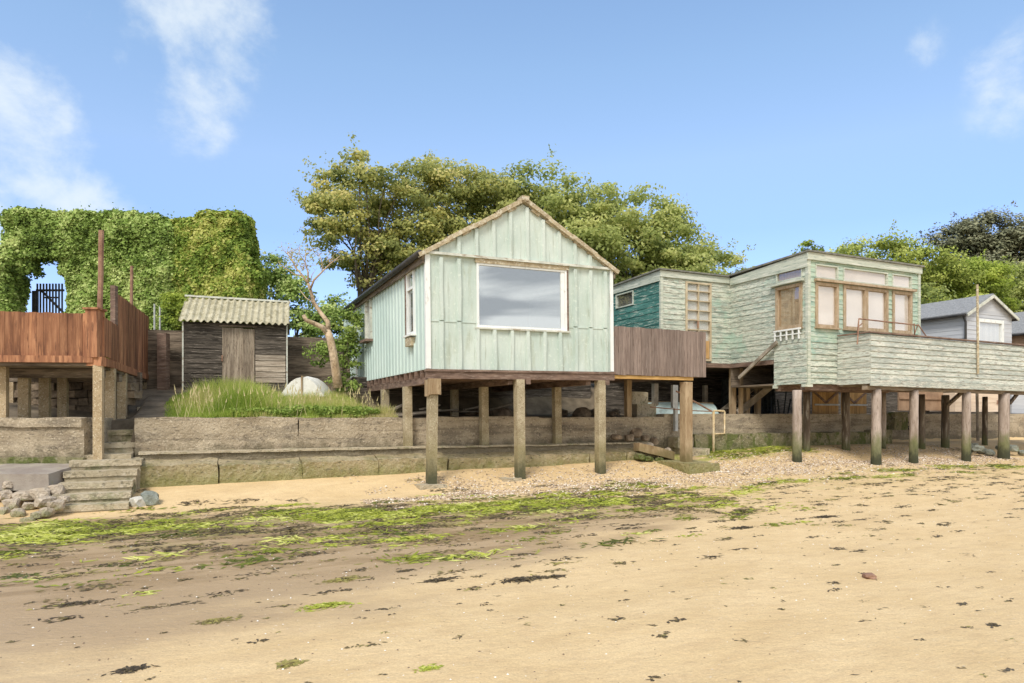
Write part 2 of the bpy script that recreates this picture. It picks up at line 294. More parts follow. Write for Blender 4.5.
MT['gold'] = surf('golden_plank_door', [(.3, (.38, .23, .09)), (.7, (.52, .33, .15))], 3, (7, 7, .6), island=.15, bump=.3)
MT['cream'] = surf('cream_painted_boards', [(.3, (.68, .55, .42)), (.7, (.78, .64, .50))], 2, PS, layers=[((.5, .36, .24), .6, .7, 6, PS, .5)], bump=.2)
MT['tanpanel'] = surf('tan_ply_panel', [(.3, (.30, .19, .12)), (.7, (.42, .28, .18))], 3, bump=.2)
MT['steel'] = surf('galvanised_steel', [(.3, (.40, .42, .42)), (.7, (.55, .57, .57))], 6, rough=.5, bump=.1)
MT['creampipe'] = surf('cream_painted_pipe', [(.3, (.55, .42, .22)), (.7, (.68, .58, .40))], 6, layers=[((.35, .18, .08), .6, .7, 20, V3, .7)], rough=.6, bump=.1)
MT['rust'] = surf('rusty_pole', [(.3, (.22, .12, .08)), (.7, (.36, .22, .15))], 6, bump=.4)
MT['boatwhite'] = surf('chalky_white_hull', [(.3, (.72, .71, .66)), (.7, (.84, .83, .79))], 3, layers=[((.40, .35, .26), .60, .72, 5, V3, .6)], bump=.4)
MT['boatblue'] = surf('pale_blue_hull', [(.3, (.42, .54, .53)), (.7, (.56, .67, .65))], 3, layers=[((.3, .34, .3), .6, .7, 5, V3, .5)], bump=.1, rough=.5)
MT['greyboard'] = surf('pale_grey_cladding', [(.3, (.44, .46, .50)), (.7, (.55, .57, .60))], 2, PS, bump=.1, island=.05)
MT['slate'] = surf('grey_shingle_roof', [(.3, (.22, .225, .23)), (.7, (.32, .325, .33))], 14, layers=[((.16, .165, .17), .55, .65, 20, (1, 1, 3), .6)], bump=.4)
MT['bark'] = surf('grey_bark', [(.3, (.10, .08, .055)), (.7, (.22, .18, .13))], 4, (1, 1, .4), bump=.8, bscale=12, bstretch=(1, 1, .3), bdist=.04)
MT['barebark'] = surf('pale_tan_bark', [(.3, (.42, .30, .18)), (.7, (.62, .48, .33))], 4, (1, 1, .5), layers=[((.18, .12, .08), .58, .7, 7, V3, .6)], bump=.6, bscale=12, bdist=.03)
MT['core'] = surf('hedge_inner_shade', [(.3, (.022, .028, .010)), (.7, (.04, .05, .02))], 5, bump=.5)  # near-black fill: the shade inside the hedges put into a colour
MT['plank'] = surf('grey_loose_plank', [(.3, (.20, .17, .13)), (.7, (.40, .35, .28))], 3, bump=.4)
MT['inside'] = surf('room_wall', [(.3, (.16, .16, .15)), (.7, (.22, .22, .2))], 2, bump=0)
MT['net'] = surf('black_netting', [(.3, (.02, .024, .026)), (.7, (.05, .06, .062))], 12, bump=.3)
def glass(name, refl, tint, rough=.02):
    m, t, b, out = newmat(name); t.nodes.remove(b)
    g = t.nodes.new('ShaderNodeBsdfGlossy'); g.inputs['Roughness'].default_value = rough; g.inputs['Color'].default_value = (.92, .95, .96, 1)
    tp = t.nodes.new('ShaderNodeBsdfTransparent'); tp.inputs[0].default_value = c4(tint)
    ge = t.nodes.new('ShaderNodeNewGeometry'); dp = t.nodes.new('ShaderNodeVectorMath'); dp.operation = 'DOT_PRODUCT'
    t.links.new(ge.outputs['Normal'], dp.inputs[0]); t.links.new(ge.outputs['Incoming'], dp.inputs[1])
    a = tm(t, 'ADD', tm(t, 'MULTIPLY', tm(t, 'POWER', tm(t, 'SUBTRACT', 1, tm(t, 'ABSOLUTE', dp.outputs['Value'])), 5), .9), refl); mx = t.nodes.new('ShaderNodeMixShader'); t.links.new(a, mx.inputs[0])
    t.links.new(tp.outputs[0], mx.inputs[1]); t.links.new(g.outputs[0], mx.inputs[2]); t.links.new(mx.outputs[0], out.inputs[0]); return m
MT['glass'] = glass('mirror_like_window_glass', .44, (.6, .65, .66))
MT['glass2'] = glass('thin_window_glass', .10, (.95, .95, .95))
def leafmat(name, stops, trans=.35, rough=.6):
    m, t, b, out = newmat(name)
    at = t.nodes.new('ShaderNodeAttribute'); at.attribute_name = 'tint'
    col = tramp(t, at.outputs['Fac'], stops); t.links.new(col, b.inputs['Base Color']); b.inputs['Roughness'].default_value = rough; b.inputs['Specular IOR Level'].default_value = .2
    tl = t.nodes.new('ShaderNodeBsdfTranslucent'); t.links.new(col, tl.inputs[0]); mx = t.nodes.new('ShaderNodeMixShader'); mx.inputs[0].default_value = trans
    t.links.new(b.outputs[0], mx.inputs[1]); t.links.new(tl.outputs[0], mx.inputs[2]); t.links.new(mx.outputs[0], out.inputs[0]); return m
MT['l_hedge'] = leafmat('mixed_hedge_leaves', [(0, (.08, .13, .02)), (.45, (.27, .39, .07)), (.7, (.44, .48, .11)), (1, (.64, .64, .22))], .3)
MT['l_oak'] = leafmat('olive_bronze_leaves', [(0, (.16, .20, .06)), (.45, (.42, .45, .15)), (.75, (.66, .62, .21)), (1, (.78, .68, .32))], .5)
MT['l_olive'] = leafmat('olive_green_leaves', [(0, (.15, .20, .06)), (.5, (.40, .46, .14)), (1, (.70, .70, .28))], .5)
MT['l_ivy'] = leafmat('ivy_leaves', [(0, (.06, .10, .02)), (.45, (.26, .38, .08)), (1, (.62, .70, .28))], .25)
MT['l_privet'] = leafmat('yellow_green_leaves', [(0, (.12, .16, .03)), (.5, (.36, .43, .09)), (1, (.62, .64, .20))], .3)
MT['l_bright'] = leafmat('lime_leaves', [(0, (.13, .18, .03)), (.5, (.36, .46, .07)), (1, (.58, .64, .14))], .45)
MT['l_pine'] = leafmat('pine_needles', [(0, (.09, .10, .06)), (.6, (.23, .24, .14)), (1, (.50, .47, .30))], .1)
MT['l_elder'] = leafmat('elder_leaves', [(0, (.09, .15, .03)), (.5, (.27, .38, .08)), (.95, (.45, .52, .15)), (.97, (.75, .74, .6)), (1, (.8, .79, .65))], .3)
MT['grass'] = leafmat('long_grass', [(0, (.20, .31, .05)), (.4, (.42, .54, .10)), (.65, (.58, .60, .19)), (1, (.74, .63, .36))], .4)
MT['algae'] = leafmat('bright_green_algae', [(0, (.10, .115, .025)), (.35, (.22, .25, .035)), (.75, (.42, .46, .06)), (1, (.62, .62, .2))], .2, .4)
MT['wrack'] = leafmat('dark_seaweed', [(0, (.035, .028, .020)), (.5, (.10, .075, .045)), (.8, (.19, .15, .06)), (1, (.34, .30, .09))], .05, .45)
MT['pebble'] = leafmat('mixed_pebbles', [(0, (.14, .10, .07)), (.3, (.38, .27, .18)), (.6, (.52, .40, .28)), (.85, (.66, .55, .42)), (1, (.85, .82, .75))], 0, .7)

# ------------------------------------------------------------------ terrain
def itp(x, xs, ys): return float(np.interp(x, xs, ys))
def beach(u, v):
    z0 = itp(u, [-9, 0, 6, 10, 22], [.04, .2, .32, .52, .52])
    if v > -.5: z = z0 + .2 * min(v, .9)
    else:
        t = min(1, max(0, (-.5 - v) / 9)); t = t * (2 - t)
        z = (z0 - .1) * (1 - t)
        if v < -14: z -= (-14 - v) * .03
    if v < -40: z = -.8
    z += .025 * mnoise.noise(Vector((u * .5, v * .9, 0))) + .008 * mnoise.noise(Vector((u * 2.1, v * 3.4, 5)))
    return z
def vjump(u): return 1.75 if u > -5.35 else 2.35 + max(0, -5.9 - u) * .33
def land(u, v):
    if u < -.6: z = itp(v, [1.7, 2.4, 6.5, 9, 12, 40], [1.45, 1.55, 2.2, 2.5, 3.0, 3.2])
    else:
        z = itp(v, [1.7, 4.8, 5.6, 9, 40], [1.47, 1.6, 2.4, 2.9, 3.2])
    if u < -5.35: z = min(z, itp(v, [1.7, 4.2, 5, 6.5, 9, 12], [1.47, 1.5, 1.75, 2.2, 2.4, 2.9]))
    return z + .04 * mnoise.noise(Vector((u * .8, v * .8, 2)))
def ground(u, v): return beach(u, v) if v < vjump(u) else land(u, v)
tb = MB(); us = sorted(set([-600, -300, -150, -80, -50, -35, -25] + list(np.arange(-20, 24, .2)) + [26, 30, 40, 60, 100, 200, 400, 800]))
vv = sorted(set([-300, -120, -60, -40, -30, -22, -18] + list(np.arange(-15, -3, .25)) + list(np.arange(-3, 13, .2)) + [15, 20, 30, 50, 100, 300, 800, 1500]))
for v in vv:
    for u in us: tb.v.append((float(u), float(v), ground(u, v)))
nu = len(us)
for j in range(len(vv) - 1):
    for i in range(nu - 1): tb.f.append((j * nu + i, j * nu + i + 1, (j + 1) * nu + i + 1, (j + 1) * nu + i))
tb.smooth = True
def sandmat():
    m, t, b, out = newmat('beach_sand'); tc_ = t.nodes.new('ShaderNodeTexCoord'); ob = tc_.outputs['Object']
    sp = t.nodes.new('ShaderNodeSeparateXYZ'); t.links.new(ob, sp.inputs[0]); u, v = sp.outputs[0], sp.outputs[1]
    col = tramp(t, tnoise(t, ob, .8, (1, 2, 1)), [(.35, (.66, .48, .248)), (.65, (.765, .575, .318))])
    col = tmix(t, tr(t, tnoise(t, ob, 3.5, (1, 2.2, 1), 8, .7), .4, .75, 0, .4), col, (.46, .31, .17))
    # wet brown sand, strongest on the left between the weed line and the open sand
    wn = tnoise(t, ob, .45, (1, 2.5, 1), 5, .6)
    vs_ = tm(t, 'ADD', tm(t, 'ADD', v, tm(t, 'MULTIPLY', u, .22)), tm(t, 'MULTIPLY', tm(t, 'SUBTRACT', wn, .5), 3.2))
    vL = tm(t, 'ADD', tm(t, 'SUBTRACT', v, tm(t, 'MULTIPLY', u, .42)), tm(t, 'MULTIPLY', tm(t, 'SUBTRACT', wn, .5), 3.2))
    wet = tm(t, 'MULTIPLY', tm(t, 'MULTIPLY', tr(t, vL, -6.6, -5.0), tr(t, vs_, -1.6, -3.0)), tr(t, u, 6, 0))
    col = tmix(t, tm(t, 'MULTIPLY', wet, .9), col, (.415, .295, .175))
    wet2 = tm(t, 'MULTIPLY', tm(t, 'MULTIPLY', wet, tr(t, v, -6.4, -5.2)), tr(t, tnoise(t, ob, .8, (.6, 3, 1), 6, .6), .44, .56, 0, .85))
    col = tmix(t, wet2, col, (.27, .18, .09))
    # algae film on the sand along the weed line
    vl = tm(t, 'ADD', tm(t, 'SUBTRACT', v, tr(t, u, -1, -3, 0, .45)), tm(t, 'MULTIPLY', tm(t, 'SUBTRACT', tnoise(t, ob, .7, V3, 4), .5), 1.6))
    band = tm(t, 'MULTIPLY', tm(t, 'MULTIPLY', tr(t, vl, -4.6, -3.1), tr(t, vl, -1.1, -2.1)), tr(t, u, 5, 1, .25, 1))
    an = tm(t, 'MULTIPLY', band, tr(t, tnoise(t, ob, 1.5, (.8, 2.6, 1), 8, .7), .47, .60))
    col = tmix(t, tm(t, 'MULTIPLY', an, .8), col, (.25, .27, .045))
    dn = tm(t, 'MULTIPLY', band, tr(t, tnoise(t, ob, 1.7, (.8, 2.9, 4), 9, .75), .53, .62))
    col = tmix(t, tm(t, 'MULTIPLY', dn, .75), col, (.10, .07, .04))
    # green film at the wall foot on the right
    f2 = tm(t, 'MULTIPLY', tm(t, 'MULTIPLY', tr(t, v, .0, .5), tr(t, u, 5.5, 7)), tr(t, u, 12, 10.5))
    col = tmix(t, tm(t, 'MULTIPLY', f2, tr(t, tnoise(t, ob, 2.2, (1, 2, 1), 6), .4, .55, 0, .9)), col, (.26, .32, .04))
    gn = tr(t, tnoise(t, ob, 55, (1, 1.3, 1), 3, .7), .36, .64, -.0, .34); col = tmix(t, gn, col, (.42, .29, .16))
    # shell grit
    col = tmix(t, tr(t, tnoise(t, ob, 30, V3, 2, .5), .70, .74, 0, .6), col, (.75, .66, .52))
    col = tmix(t, tr(t, tnoise(t, ob, 24, (1, 1.6, 5), 2, .5), .70, .76, 0, .7), col, (.26, .16, .09))
    # soil and turf behind the wall
    soil = tramp(t, tnoise(t, ob, 2.5), [(.35, (.10, .08, .055)), (.65, (.22, .175, .12))])
    turf = tramp(t, tnoise(t, ob, 2), [(.35, (.06, .08, .025)), (.65, (.12, .15, .04))])
    soil = tmix(t, tr(t, v, 9, 10), soil, turf)
    col = tmix(t, tr(t, v, 1.6, 1.75), col, soil)
    t.links.new(col, b.inputs['Base Color'])
    r = tm(t, 'SUBTRACT', .9, tm(t, 'MULTIPLY', wet, .42)); t.links.new(r, b.inputs['Roughness']); b.inputs['Specular IOR Level'].default_value = .3
    h = tm(t, 'ADD', tnoise(t, ob, 9, (1, 1.6, 1), 8, .7), tm(t, 'MULTIPLY', tnoise(t, ob, 2.2, (.8, 1.6, 1), 4), .8))
    bp = t.nodes.new('ShaderNodeBump'); bp.inputs['Strength'].default_value = .6; bp.inputs['Distance'].default_value = .035
    t.links.new(h, bp.inputs['Height']); t.links.new(bp.outputs[0], b.inputs['Normal']); return m
solo('ground', tb, sandmat(), 'sandy beach rising to the wall, with soil and turf behind it', None, SITE, kind='structure', o=(0, 0, 0))

# ------------------------------------------------------------------ building helpers
def segs(L0, L1, holes, z):
    out = [(L0, L1)]
    for a0, a1, h0, h1 in holes:
        if h0 < z < h1:
            nx = []
            for a, b in out:
                if a1 <= a or a0 >= b: nx.append((a, b)); continue
                if a0 > a: nx.append((a, a0))
                if a1 < b: nx.append((a1, b))
            out = nx
    return out
class Wall:
    """a vertical wall plane: start point, direction along it, outward normal (site or other frame)"""
    def __init__(s, p, d, n): s.p, s.d, s.n = p, d, n
    def pt(s, a, off, z): return (s.p[0] + s.d[0] * a + s.n[0] * off, s.p[1] + s.d[1] * a + s.n[1] * off, z)
    def box(s, mb, a0, a1, o0, o1, z0, z1, z1b=None):
        zb = z1 if z1b is None else z1b
        P = s.pt
        mb.hexa([P(a0, o1, z0), P(a1, o1, z0), P(a1, o0, z0), P(a0, o0, z0), P(a0, o1, z1), P(a1, o1, zb), P(a1, o0, zb), P(a0, o0, z1)])
    def panel(s, mb, L, z0, z1, holes=(), th=.04, z1b=None, out=0.):
        zs = sorted({z0, z1} | {h for q in holes for h in q[2:]}); zs = [z for z in zs if z0 <= z <= z1]
        for i in range(len(zs) - 1):
            last = i == len(zs) - 2
            for a, b in segs(0, L, holes, (zs[i] + zs[i + 1]) / 2):
                ta = tb_ = zs[i + 1]
                if last and z1b is not None: ta = z1 + (z1b - z1) * a / L; tb_ = z1 + (z1b - z1) * b / L
                s.box(mb, a, b, out - th, out, zs[i], ta, tb_)
    def clap(s, mb, L, z0, z1, holes=(), pitch=.15, z1b=None, proud=.019):
        k = 0; z = z0
        while z < max(z1, z1b or z1) - .01:
            zt = z + pitch
            for a, b in segs(0, L, holes, z + pitch / 2):
                cuts = [a]; 
                while b - cuts[-1] > 3.2: cuts.append(cuts[-1] + random.uniform(1.4, 2.9))
                cuts.append(b)
                for c, d in zip(cuts, cuts[1:]):
                    j = random.uniform(-.006, .006); e = .002
                    la = z1 + ((z1b if z1b is not None else z1) - z1) * c / L; lb = z1 + ((z1b if z1b is not None else z1) - z1) * d / L
                    ta, tb2 = min(zt + .012, la), min(zt + .012, lb)
                    if ta <= z + .01 or tb2 <= z + .01: continue
                    P = s.pt; pr = proud + random.uniform(-.004, .005)
                    mb.hexa([P(c + e, pr, z + j), P(d - e, pr, z - j), P(d - e, .0, z - j), P(c + e, .0, z + j),
                             P(c + e, .006, ta), P(d - e, .006, tb2), P(d - e, .0, tb2), P(c + e, .0, ta)])
            z = zt
    def frame(s, mb, a0, a1, z0, z1, w_, o0, o1, muls=(), rails=(), mw=None):
        B = s.box; mw = mw or w_
        B(mb, a0, a0 + w_, o0, o1, z0, z1); B(mb, a1 - w_, a1, o0, o1, z0, z1)
        B(mb, a0 + w_, a1 - w_, o0, o1 - .003, z0, z0 + w_); B(mb, a0 + w_, a1 - w_, o0, o1 - .003, z1 - w_, z1)
        for m_ in muls: B(mb, m_ - mw / 2, m_ + mw / 2, o0 + .003, o1 - .006, z0 + w_, z1 - w_)
        for r_ in rails: B(mb, a0 + w_, a1 - w_, o0 + .004, o1 - .009, r_ - mw / 2, r_ + mw / 2)
def window(wl, root, a0, a1, z0, z1, w_=.06, o=(-.03, .04), fm='winwood', gm='glass2', blind=None, muls=(), rails=(), mw=None, sill=None, nm='window', bz=None, bo=-.03):
    f = MB(); wl.frame(f, a0, a1, z0, z1, w_, o[0], o[1], muls, rails, mw); fo = part(nm, f, MT[fm], root)
    g = MB(); wl.box(g, a0 + w_ * .6, a1 - w_ * .6, -.012, -.004, z0 + w_ * .6, z1 - w_ * .6); part('pane', g, MT[gm], fo)
    if blind:
        b = MB(); b0, b1 = bz or (z0 + .01, z1 - .01); wl.box(b, a0 + .01, a1 - .01, bo - .012, bo, b0, b1); part('blind', b, MT[blind], fo)
    if sill:
        b = MB(); wl.box(b, a0 - sill[0], a1 + sill[0], .0, sill[1], z0 - sill[2], z0 - .001); part('sill', b, MT[sill[3]], fo)
    return fo
def post(mb, x, y, z0, z1, w_=.2, lean=(0, 0)):
    h = w_ / 2; lx, ly = lean
    mb.hexa([(x - h + lx, y - h + ly, z0), (x + h + lx, y - h + ly, z0), (x + h + lx, y + h + ly, z0), (x - h + lx, y + h + ly, z0), (x - h, y - h, z1), (x + h, y - h, z1), (x + h, y + h, z1), (x - h, y + h, z1)])

# ------------------------------------------------------------------ the mint cabin on stilts
ZF, ZE, ZA, CW, CL = 2.49, 4.79, 6.0, 4.30, 8.5
cab = thing('beach_cabin', 'mint green ribbed cabin on stilts with a pitched roof and one big picture window', 'cabin', SITE, (0, 0, ZF), tilt=-.0120)
wf = Wall((0, 0), (1, 0), (0, -1)); wl_ = Wall((0, CL), (0, -1), (-1, 0)); wr = Wall((CW, 0), (0, 1), (1, 0)); wb = Wall((CW, CL), (-1, 0), (0, 1))
WIN = (1.07, 3.17, 3.36, 4.68)
fw = MB(); wf.panel(fw, CW, ZF, 4.74, [WIN])
def roofz(u): return ZE + (ZA - ZE) * (1 - abs(u - CW / 2) / (CW / 2))
fw.prism([(0, 4.74), (CW, 4.74), (CW, ZE), (CW / 2, ZA), (0, ZE)], 0, .04, lambda x, z, t: (x, t, z))
ribs = [.30 + .385 * i for i in range(11)]
for u in ribs:
    for z0, z1 in ((ZF, 3.44), (3.47, 4.72)):
        zz0, zz1 = z0, z1
        if WIN[0] - .05 < u < WIN[1] + .05:
            if z0 > 3.4: continue
            zz1 = 3.33
        for q in range(6):                       # slightly wavering rib
            a, b = zz0 + (zz1 - zz0) * q / 6, zz0 + (zz1 - zz0) * (q + 1) / 6
            j0 = .006 * math.sin(u * 9 + a * 5); j1 = .006 * math.sin(u * 9 + b * 5)
            fw.hexa([(u - .034 + j0, -.058, a), (u + .034 + j0, -.058, a), (u + .05 + j0, -.001, a), (u - .05 + j0, -.001, a), (u - .034 + j1, -.058, b), (u + .034 + j1, -.058, b), (u + .05 + j1, -.001, b), (u - .05 + j1, -.001, b)])
for u in [ribs[0] + .385 * i for i in range(11)]:
    z1 = roofz(u) - .03
    if z1 < 4.9: continue
    fw.hexa([(u - .034, -.052, 4.82), (u + .034, -.052, 4.82), (u + .05, -.001, 4.82), (u - .05, -.001, 4.82), (u - .034, -.052, z1), (u + .034, -.052, z1), (u + .05, -.001, z1), (u - .05, -.001, z1)])
fw.box(.06, WIN[0] - .02, -.012, -.002, 3.44, 3.465); fw.box(WIN[1] + .04, CW - .06, -.012, -.002, 3.44, 3.465)
part('front_wall', fw, MT['sheet'], cab)
sw = MB(); holes = [(CL - 1.28, CL - .73, 3.27, 4.63), (CL - 5.25, CL - 4.62, 3.55, 4.66)]
wl_.panel(sw, CL, ZF, 4.70, holes)
a = .28
while a < CL - .05:
    for c, d in [(ZF, 4.68)]:
        hs = [h for h in holes if h[0] - .03 < a < h[1] + .03]
        rs = [(ZF, 4.68)] if not hs else [(ZF, hs[0][2] - .2)]
        for r0, r1 in rs:
            P = wl_.pt
            sw.hexa([P(a - .022, .03, r0), P(a + .022, .03, r0), P(a + .04, .001, r0), P(a - .04, .001, r0), P(a - .022, .03, r1), P(a + .022, .03, r1), P(a + .04, .001, r1), P(a - .04, .001, r1)])
    a += .275
part('side_wall', sw, MT['sheet_skylit'], cab, 'side wall with bluish sky light put into its colour')
ow = MB(); wr.panel(ow, CL, ZF, 4.70); part('side_wall', ow, MT['sheet_skylit'], cab)
bw = MB(); wb.panel(bw, CW, ZF, 4.74); bw.prism([(0, 4.74), (CW, 4.74), (CW, ZE), (CW / 2, ZA), (0, ZE)], CL - .04, CL, lambda x, z, t: (x, t, z)); part('back_wall', bw, MT['sheet'], cab)
for x0, x1 in ((-.03, .07), (CW - .03, CW + .045)):
    c = MB(); c.box(x0, x1, -.05, -.003 if x0 > 1 else .03, ZF + .01, 4.76); part('corner_trim', c, MT['white'], cab)
c = MB(); c.box(-.035, .0, 6.5, 6.6, ZF, 4.66); part('corner_trim', c, MT['white'], cab)
c = MB(); c.box(-.05, CW + .05, -.085, -.004, 4.765, 4.815); part('belt_rail', c, MT['whitewood'], cab)
# roof
rf = MB(); TH = .05
for sgn in (-1, 1):
    n = 24
    for i in range(n):
        pass
    e = CW / 2 + .14; ze = ZA - (ZA - ZE) * e / (CW / 2)
    y0, y1 = -.03, CL - .7
    x_e = CW / 2 + sgn * e
    nn = int((y1 - y0) / .05)
    for i in range(nn):
        ya, yb = y0 + i * .05, y0 + (i + 1) * .05
        za, zb = (.022 if i % 2 else -.0), (.0 if i % 2 else .022)
        p = [(CW / 2, ya, ZA + za), (x_e, ya, ze + za), (x_e, yb, ze + zb), (CW / 2, yb, ZA + zb)]
        rf.hexa([(x, y, z - .0) for x, y, z in p] + [(x, y, z + .03) for x, y, z in p])
part('roof', rf, MT['roofsheet'], cab)
for sgn in (-1, 1):
    vg = MB(); n = 4
    for i in range(n):
        t0, t1 = i / n, (i + 1) / n + .02; e = CW / 2 + .12
        up = .045 - .018 * (i % 2)
        def q(t): return (CW / 2 + sgn * e * t, ZA - (ZA - ZE) * e / (CW / 2) * t)
        a_, b_ = q(t0), q(t1); lift = .012 * (n - i)
        vg.beam((a_[0], -.05, a_[1] + up + lift - .012), (b_[0], -.05, b_[1] + up + lift - .02), .11 + .006 * i, .085)
    part('verge_cap', vg, MT['verge'], cab)
    sc = MB()
    for i in range(6):
        t = (i + .8) / 6.6; e = CW / 2 + .1
        x = CW / 2 + sgn * e * t; z = ZA - (ZA - ZE) * e / (CW / 2) * t
        sc.beam((x - .09 * sgn, -.03, z + .0 + .05), (x + .09 * sgn, -.03, z - .052 - .005), .05, .06)
    part('corrugation_end', sc, MT['verge'], cab)
rc = MB(); rc.tube([(CW / 2, -.13, ZA + .075), (CW / 2, CL - .7, ZA + .075)], .06, 8); rc.beam((CW / 2, -.14, ZA + .09), (CW / 2, .1, ZA + .085), .16, .1); part('ridge_cap', rc, MT['verge'], cab)
g = MB(); g.smooth = True; g.tube([(-.15, -.1, 4.76), (-.15, 3.0, 4.735), (-.15, 7.8, 4.70)], .062, 10); part('gutter', g, MT['dark'], cab)
g = MB(); g.box(-.085, -.04, -.04, 7.8, 4.58, 4.74); part('fascia', g, MT['sleeper'], cab)
g = MB(); g.box(CW + .06, CW + .1, -.06, 7.8, 4.58, 4.74); part('fascia', g, MT['sleeper'], cab)
# windows
pw = MB(); wf.frame(pw, WIN[0], WIN[1], WIN[2], WIN[3], .045, -.03, .03); wf.box(pw, WIN[1] - .14, WIN[1] - .05, -.03, .012, WIN[2] + .046, WIN[3] - .046)
pwo = part('picture_window', pw, MT['white'], cab)
g = MB(); wf.box(g, WIN[0] + .03, WIN[1] - .1, -.015, -.005, WIN[2] + .03, WIN[3] - .03); part('pane', g, MT['glass'], pwo)
g = MB(); wf.box(g, WIN[0] - .05, WIN[1] + .06, .0, .065, WIN[2] - .035, WIN[2] - .001); part('sill', g, MT['whitewood'], pwo)
g = MB(); wf.box(g, WIN[0] - .03, WIN[1] + .05, .0, .05, WIN[3] + .001, 4.762); part('head_board', g, MT['verge'], pwo)
g = MB(); wf.box(g, WIN[1] + .001, WIN[1] + .04, .0, .034, WIN[2], WIN[3]); part('jamb_board', g, MT['brownbeam'], pwo)
window(wl_, cab, CL - 1.28, CL - .73, 3.27, 4.63, .055, (-.04, .045), 'white', 'glass2', None, rails=(4.25,), nm='side_window', sill=(.03, .12, .04, 'white'))
g = MB(); wl_.box(g, CL - 1.2, CL - .8, .002, .1, 3.03, 3.20); part('sill_block', g, MT['verge'], cab)
g = MB(); wl_.box(g, CL - 1.335, CL - 1.285, .0, .06, 3.1, 4.70); part('jamb_board', g, MT['brownbeam'], cab)
window(wl_, cab, CL - 5.25, CL - 4.62, 3.55, 4.66, .05, (-.03, .06), 'whitewood', 'glass2', 'greyblind', nm='side_window', sill=(.06, .2, .06, 'brownbeam'))
fl = MB(); fl.box(.05, CW - .05, .05, CL - .05, ZF + .002, ZF + .05); fl.box(.05, CW - .05, 4.0, 4.05, ZF + .05, 4.7); part('interior', fl, MT['inside'], cab)
# floor frame
rj = MB(); rj.box(-.02, CW + .06, -.05, .06, 2.30, 2.438); rj.box(-.04, CW + .07, -.075, .05, 2.442, 2.488); part('rim_beam', rj, MT['brownbeam'], cab)
ff = MB()
for i in range(21):
    v = .35 + i * .4
    if v > CL: break
    ff.box(-.03, CW, v - .03, v + .03, 2.33, 2.486)
part('floor_joists', ff, MT['brownbeam'], cab)
fb = MB()
for u in (.06, 1.85, 3.75):
    fb.box(u - .06, u + .06, .08, CL, 2.2, 2.328)
part('floor_beams', fb, MT['brownbeam'], cab)
fl = MB(); fl.box(0.02, CW - .02, .1, CL - .1, 2.4883, 2.4897); part('floor', fl, MT['tanpanel'], cab)
for (u, v, lx, zt) in ((.12, .02, -.06, 2.30), (2.02, .02, 0, 2.30), (4.02, .02, -.02, 2.30)):
    p = MB(); post(p, u, v, ground(u, v) - .3, zt, .18, (lx, 0)); part('post', p, MT['concpost'], cab)
for u in (.02, 1.82, 3.72):
    for v, zb in ((1.5, .8), (3.47, 1.4), (5.6, 1.8)):
        if u < 1 and v > 5: continue
        p = MB(); post(p, u, v, zb, 2.198, .17); part('post', p, MT['concpost'], cab)
p = MB(); p.box(-.01, .25, -.11, -.085, 1.98, 2.30); p.box(-.02, .0, -.1, .12, 1.95, 2.28); p.box(.03, .21, -.14, -.111, 1.99, 2.18); part('splice_board', p, MT['woodpost'], cab)
for u in (2.2, 4.16):
    p = MB(); p.box(u - .06, u + .04, -.09, -.051, 2.2, 2.33); part('bracket', p, MT['brownbeam'], cab)
for u, v, a_, b_ in ((.05, -.05, .36, .28), (1.8, -.02, .26, .2)):
    p = MB(); z = ground(u, v); p.rough(u - a_ * .8, u + a_ * .8, v - b_ * .8, v + b_ * .8, z - .2, z + .025, .12, .03, 3)
    solo('footing_slab', p, MT['step'], 'low concrete footing round the foot of the %s cabin post' % ('left front' if u < 1 else 'middle front'), 'concrete slab', SITE, group='footings of the cabin posts')
# box behind the window
b = MB(); b.box(1.95, 2.35, .12, .3, 3.30, 3.46); b.box(1.95, 2.35, .12, .14, 2.6, 3.3); solo('window_box', b, MT['cream'], 'small cream box standing inside behind the picture window', 'box', SITE)

# ------------------------------------------------------------------ brown boarded deck right of the cabin
dk = thing('boarded_deck', 'small raised deck closed by dark brown vertical boards between the two buildings', 'deck', SITE, (5.6, 0, 2.47))
p = MB(); u = 4.36; 
while u < 6.88:
    wd = random.uniform(.085, .11); p.box(u, u + wd, -.05 + random.uniform(-.004, .004), -.025, 2.485 + random.uniform(-.01, .01), 3.57 + random.uniform(-.008, .012)); u += wd + .004
part('board_panel', p, MT['brownfence'], dk)
p = MB(); p.box(4.36, 6.6, -.02, .1, 2.40, 2.478); p.box(4.36, 6.9, -.02, .05, 2.7, 2.8); p.box(4.36, 6.9, -.02, .05, 3.35, 3.45); part('front_beam', p, MT['yellowbeam'], dk)
p = MB(); p.box(4.4, 6.88, .0, 3.6, 2.482, 2.53); part('deck_floor', p, MT['brownbeam'], dk)
p = MB(); p.box(6.86, 6.9, -.02, 2.2, 2.49, 3.5); part('board_panel', p, MT['brownfence'], dk)
for (u, v, zb, m_, w_) in ((6.42, .02, ground(6.4, 0) - .1, 'woodpost', .21), (SITE.U(629, 1.75), 1.8, 1.4, 'woodpost', .14), (SITE.U(655, 3.2), 3.2, 1.4, 'plank', .14), (SITE.U(705, 3.6), 3.6, 1.4, 'plank', .12)):
    p = MB(); post(p, u, v, zb, 2.48 if v > 1 else 2.36, w_); part('post', p, MT[m_], dk)
p = MB(); p.rough(6.0, 6.9, -.6, .5, .1, .47, .15, .03, 9); solo('footing_slab', p, MT['lowwall'], 'thick mossy concrete slab under the brown deck post', 'concrete slab', SITE)

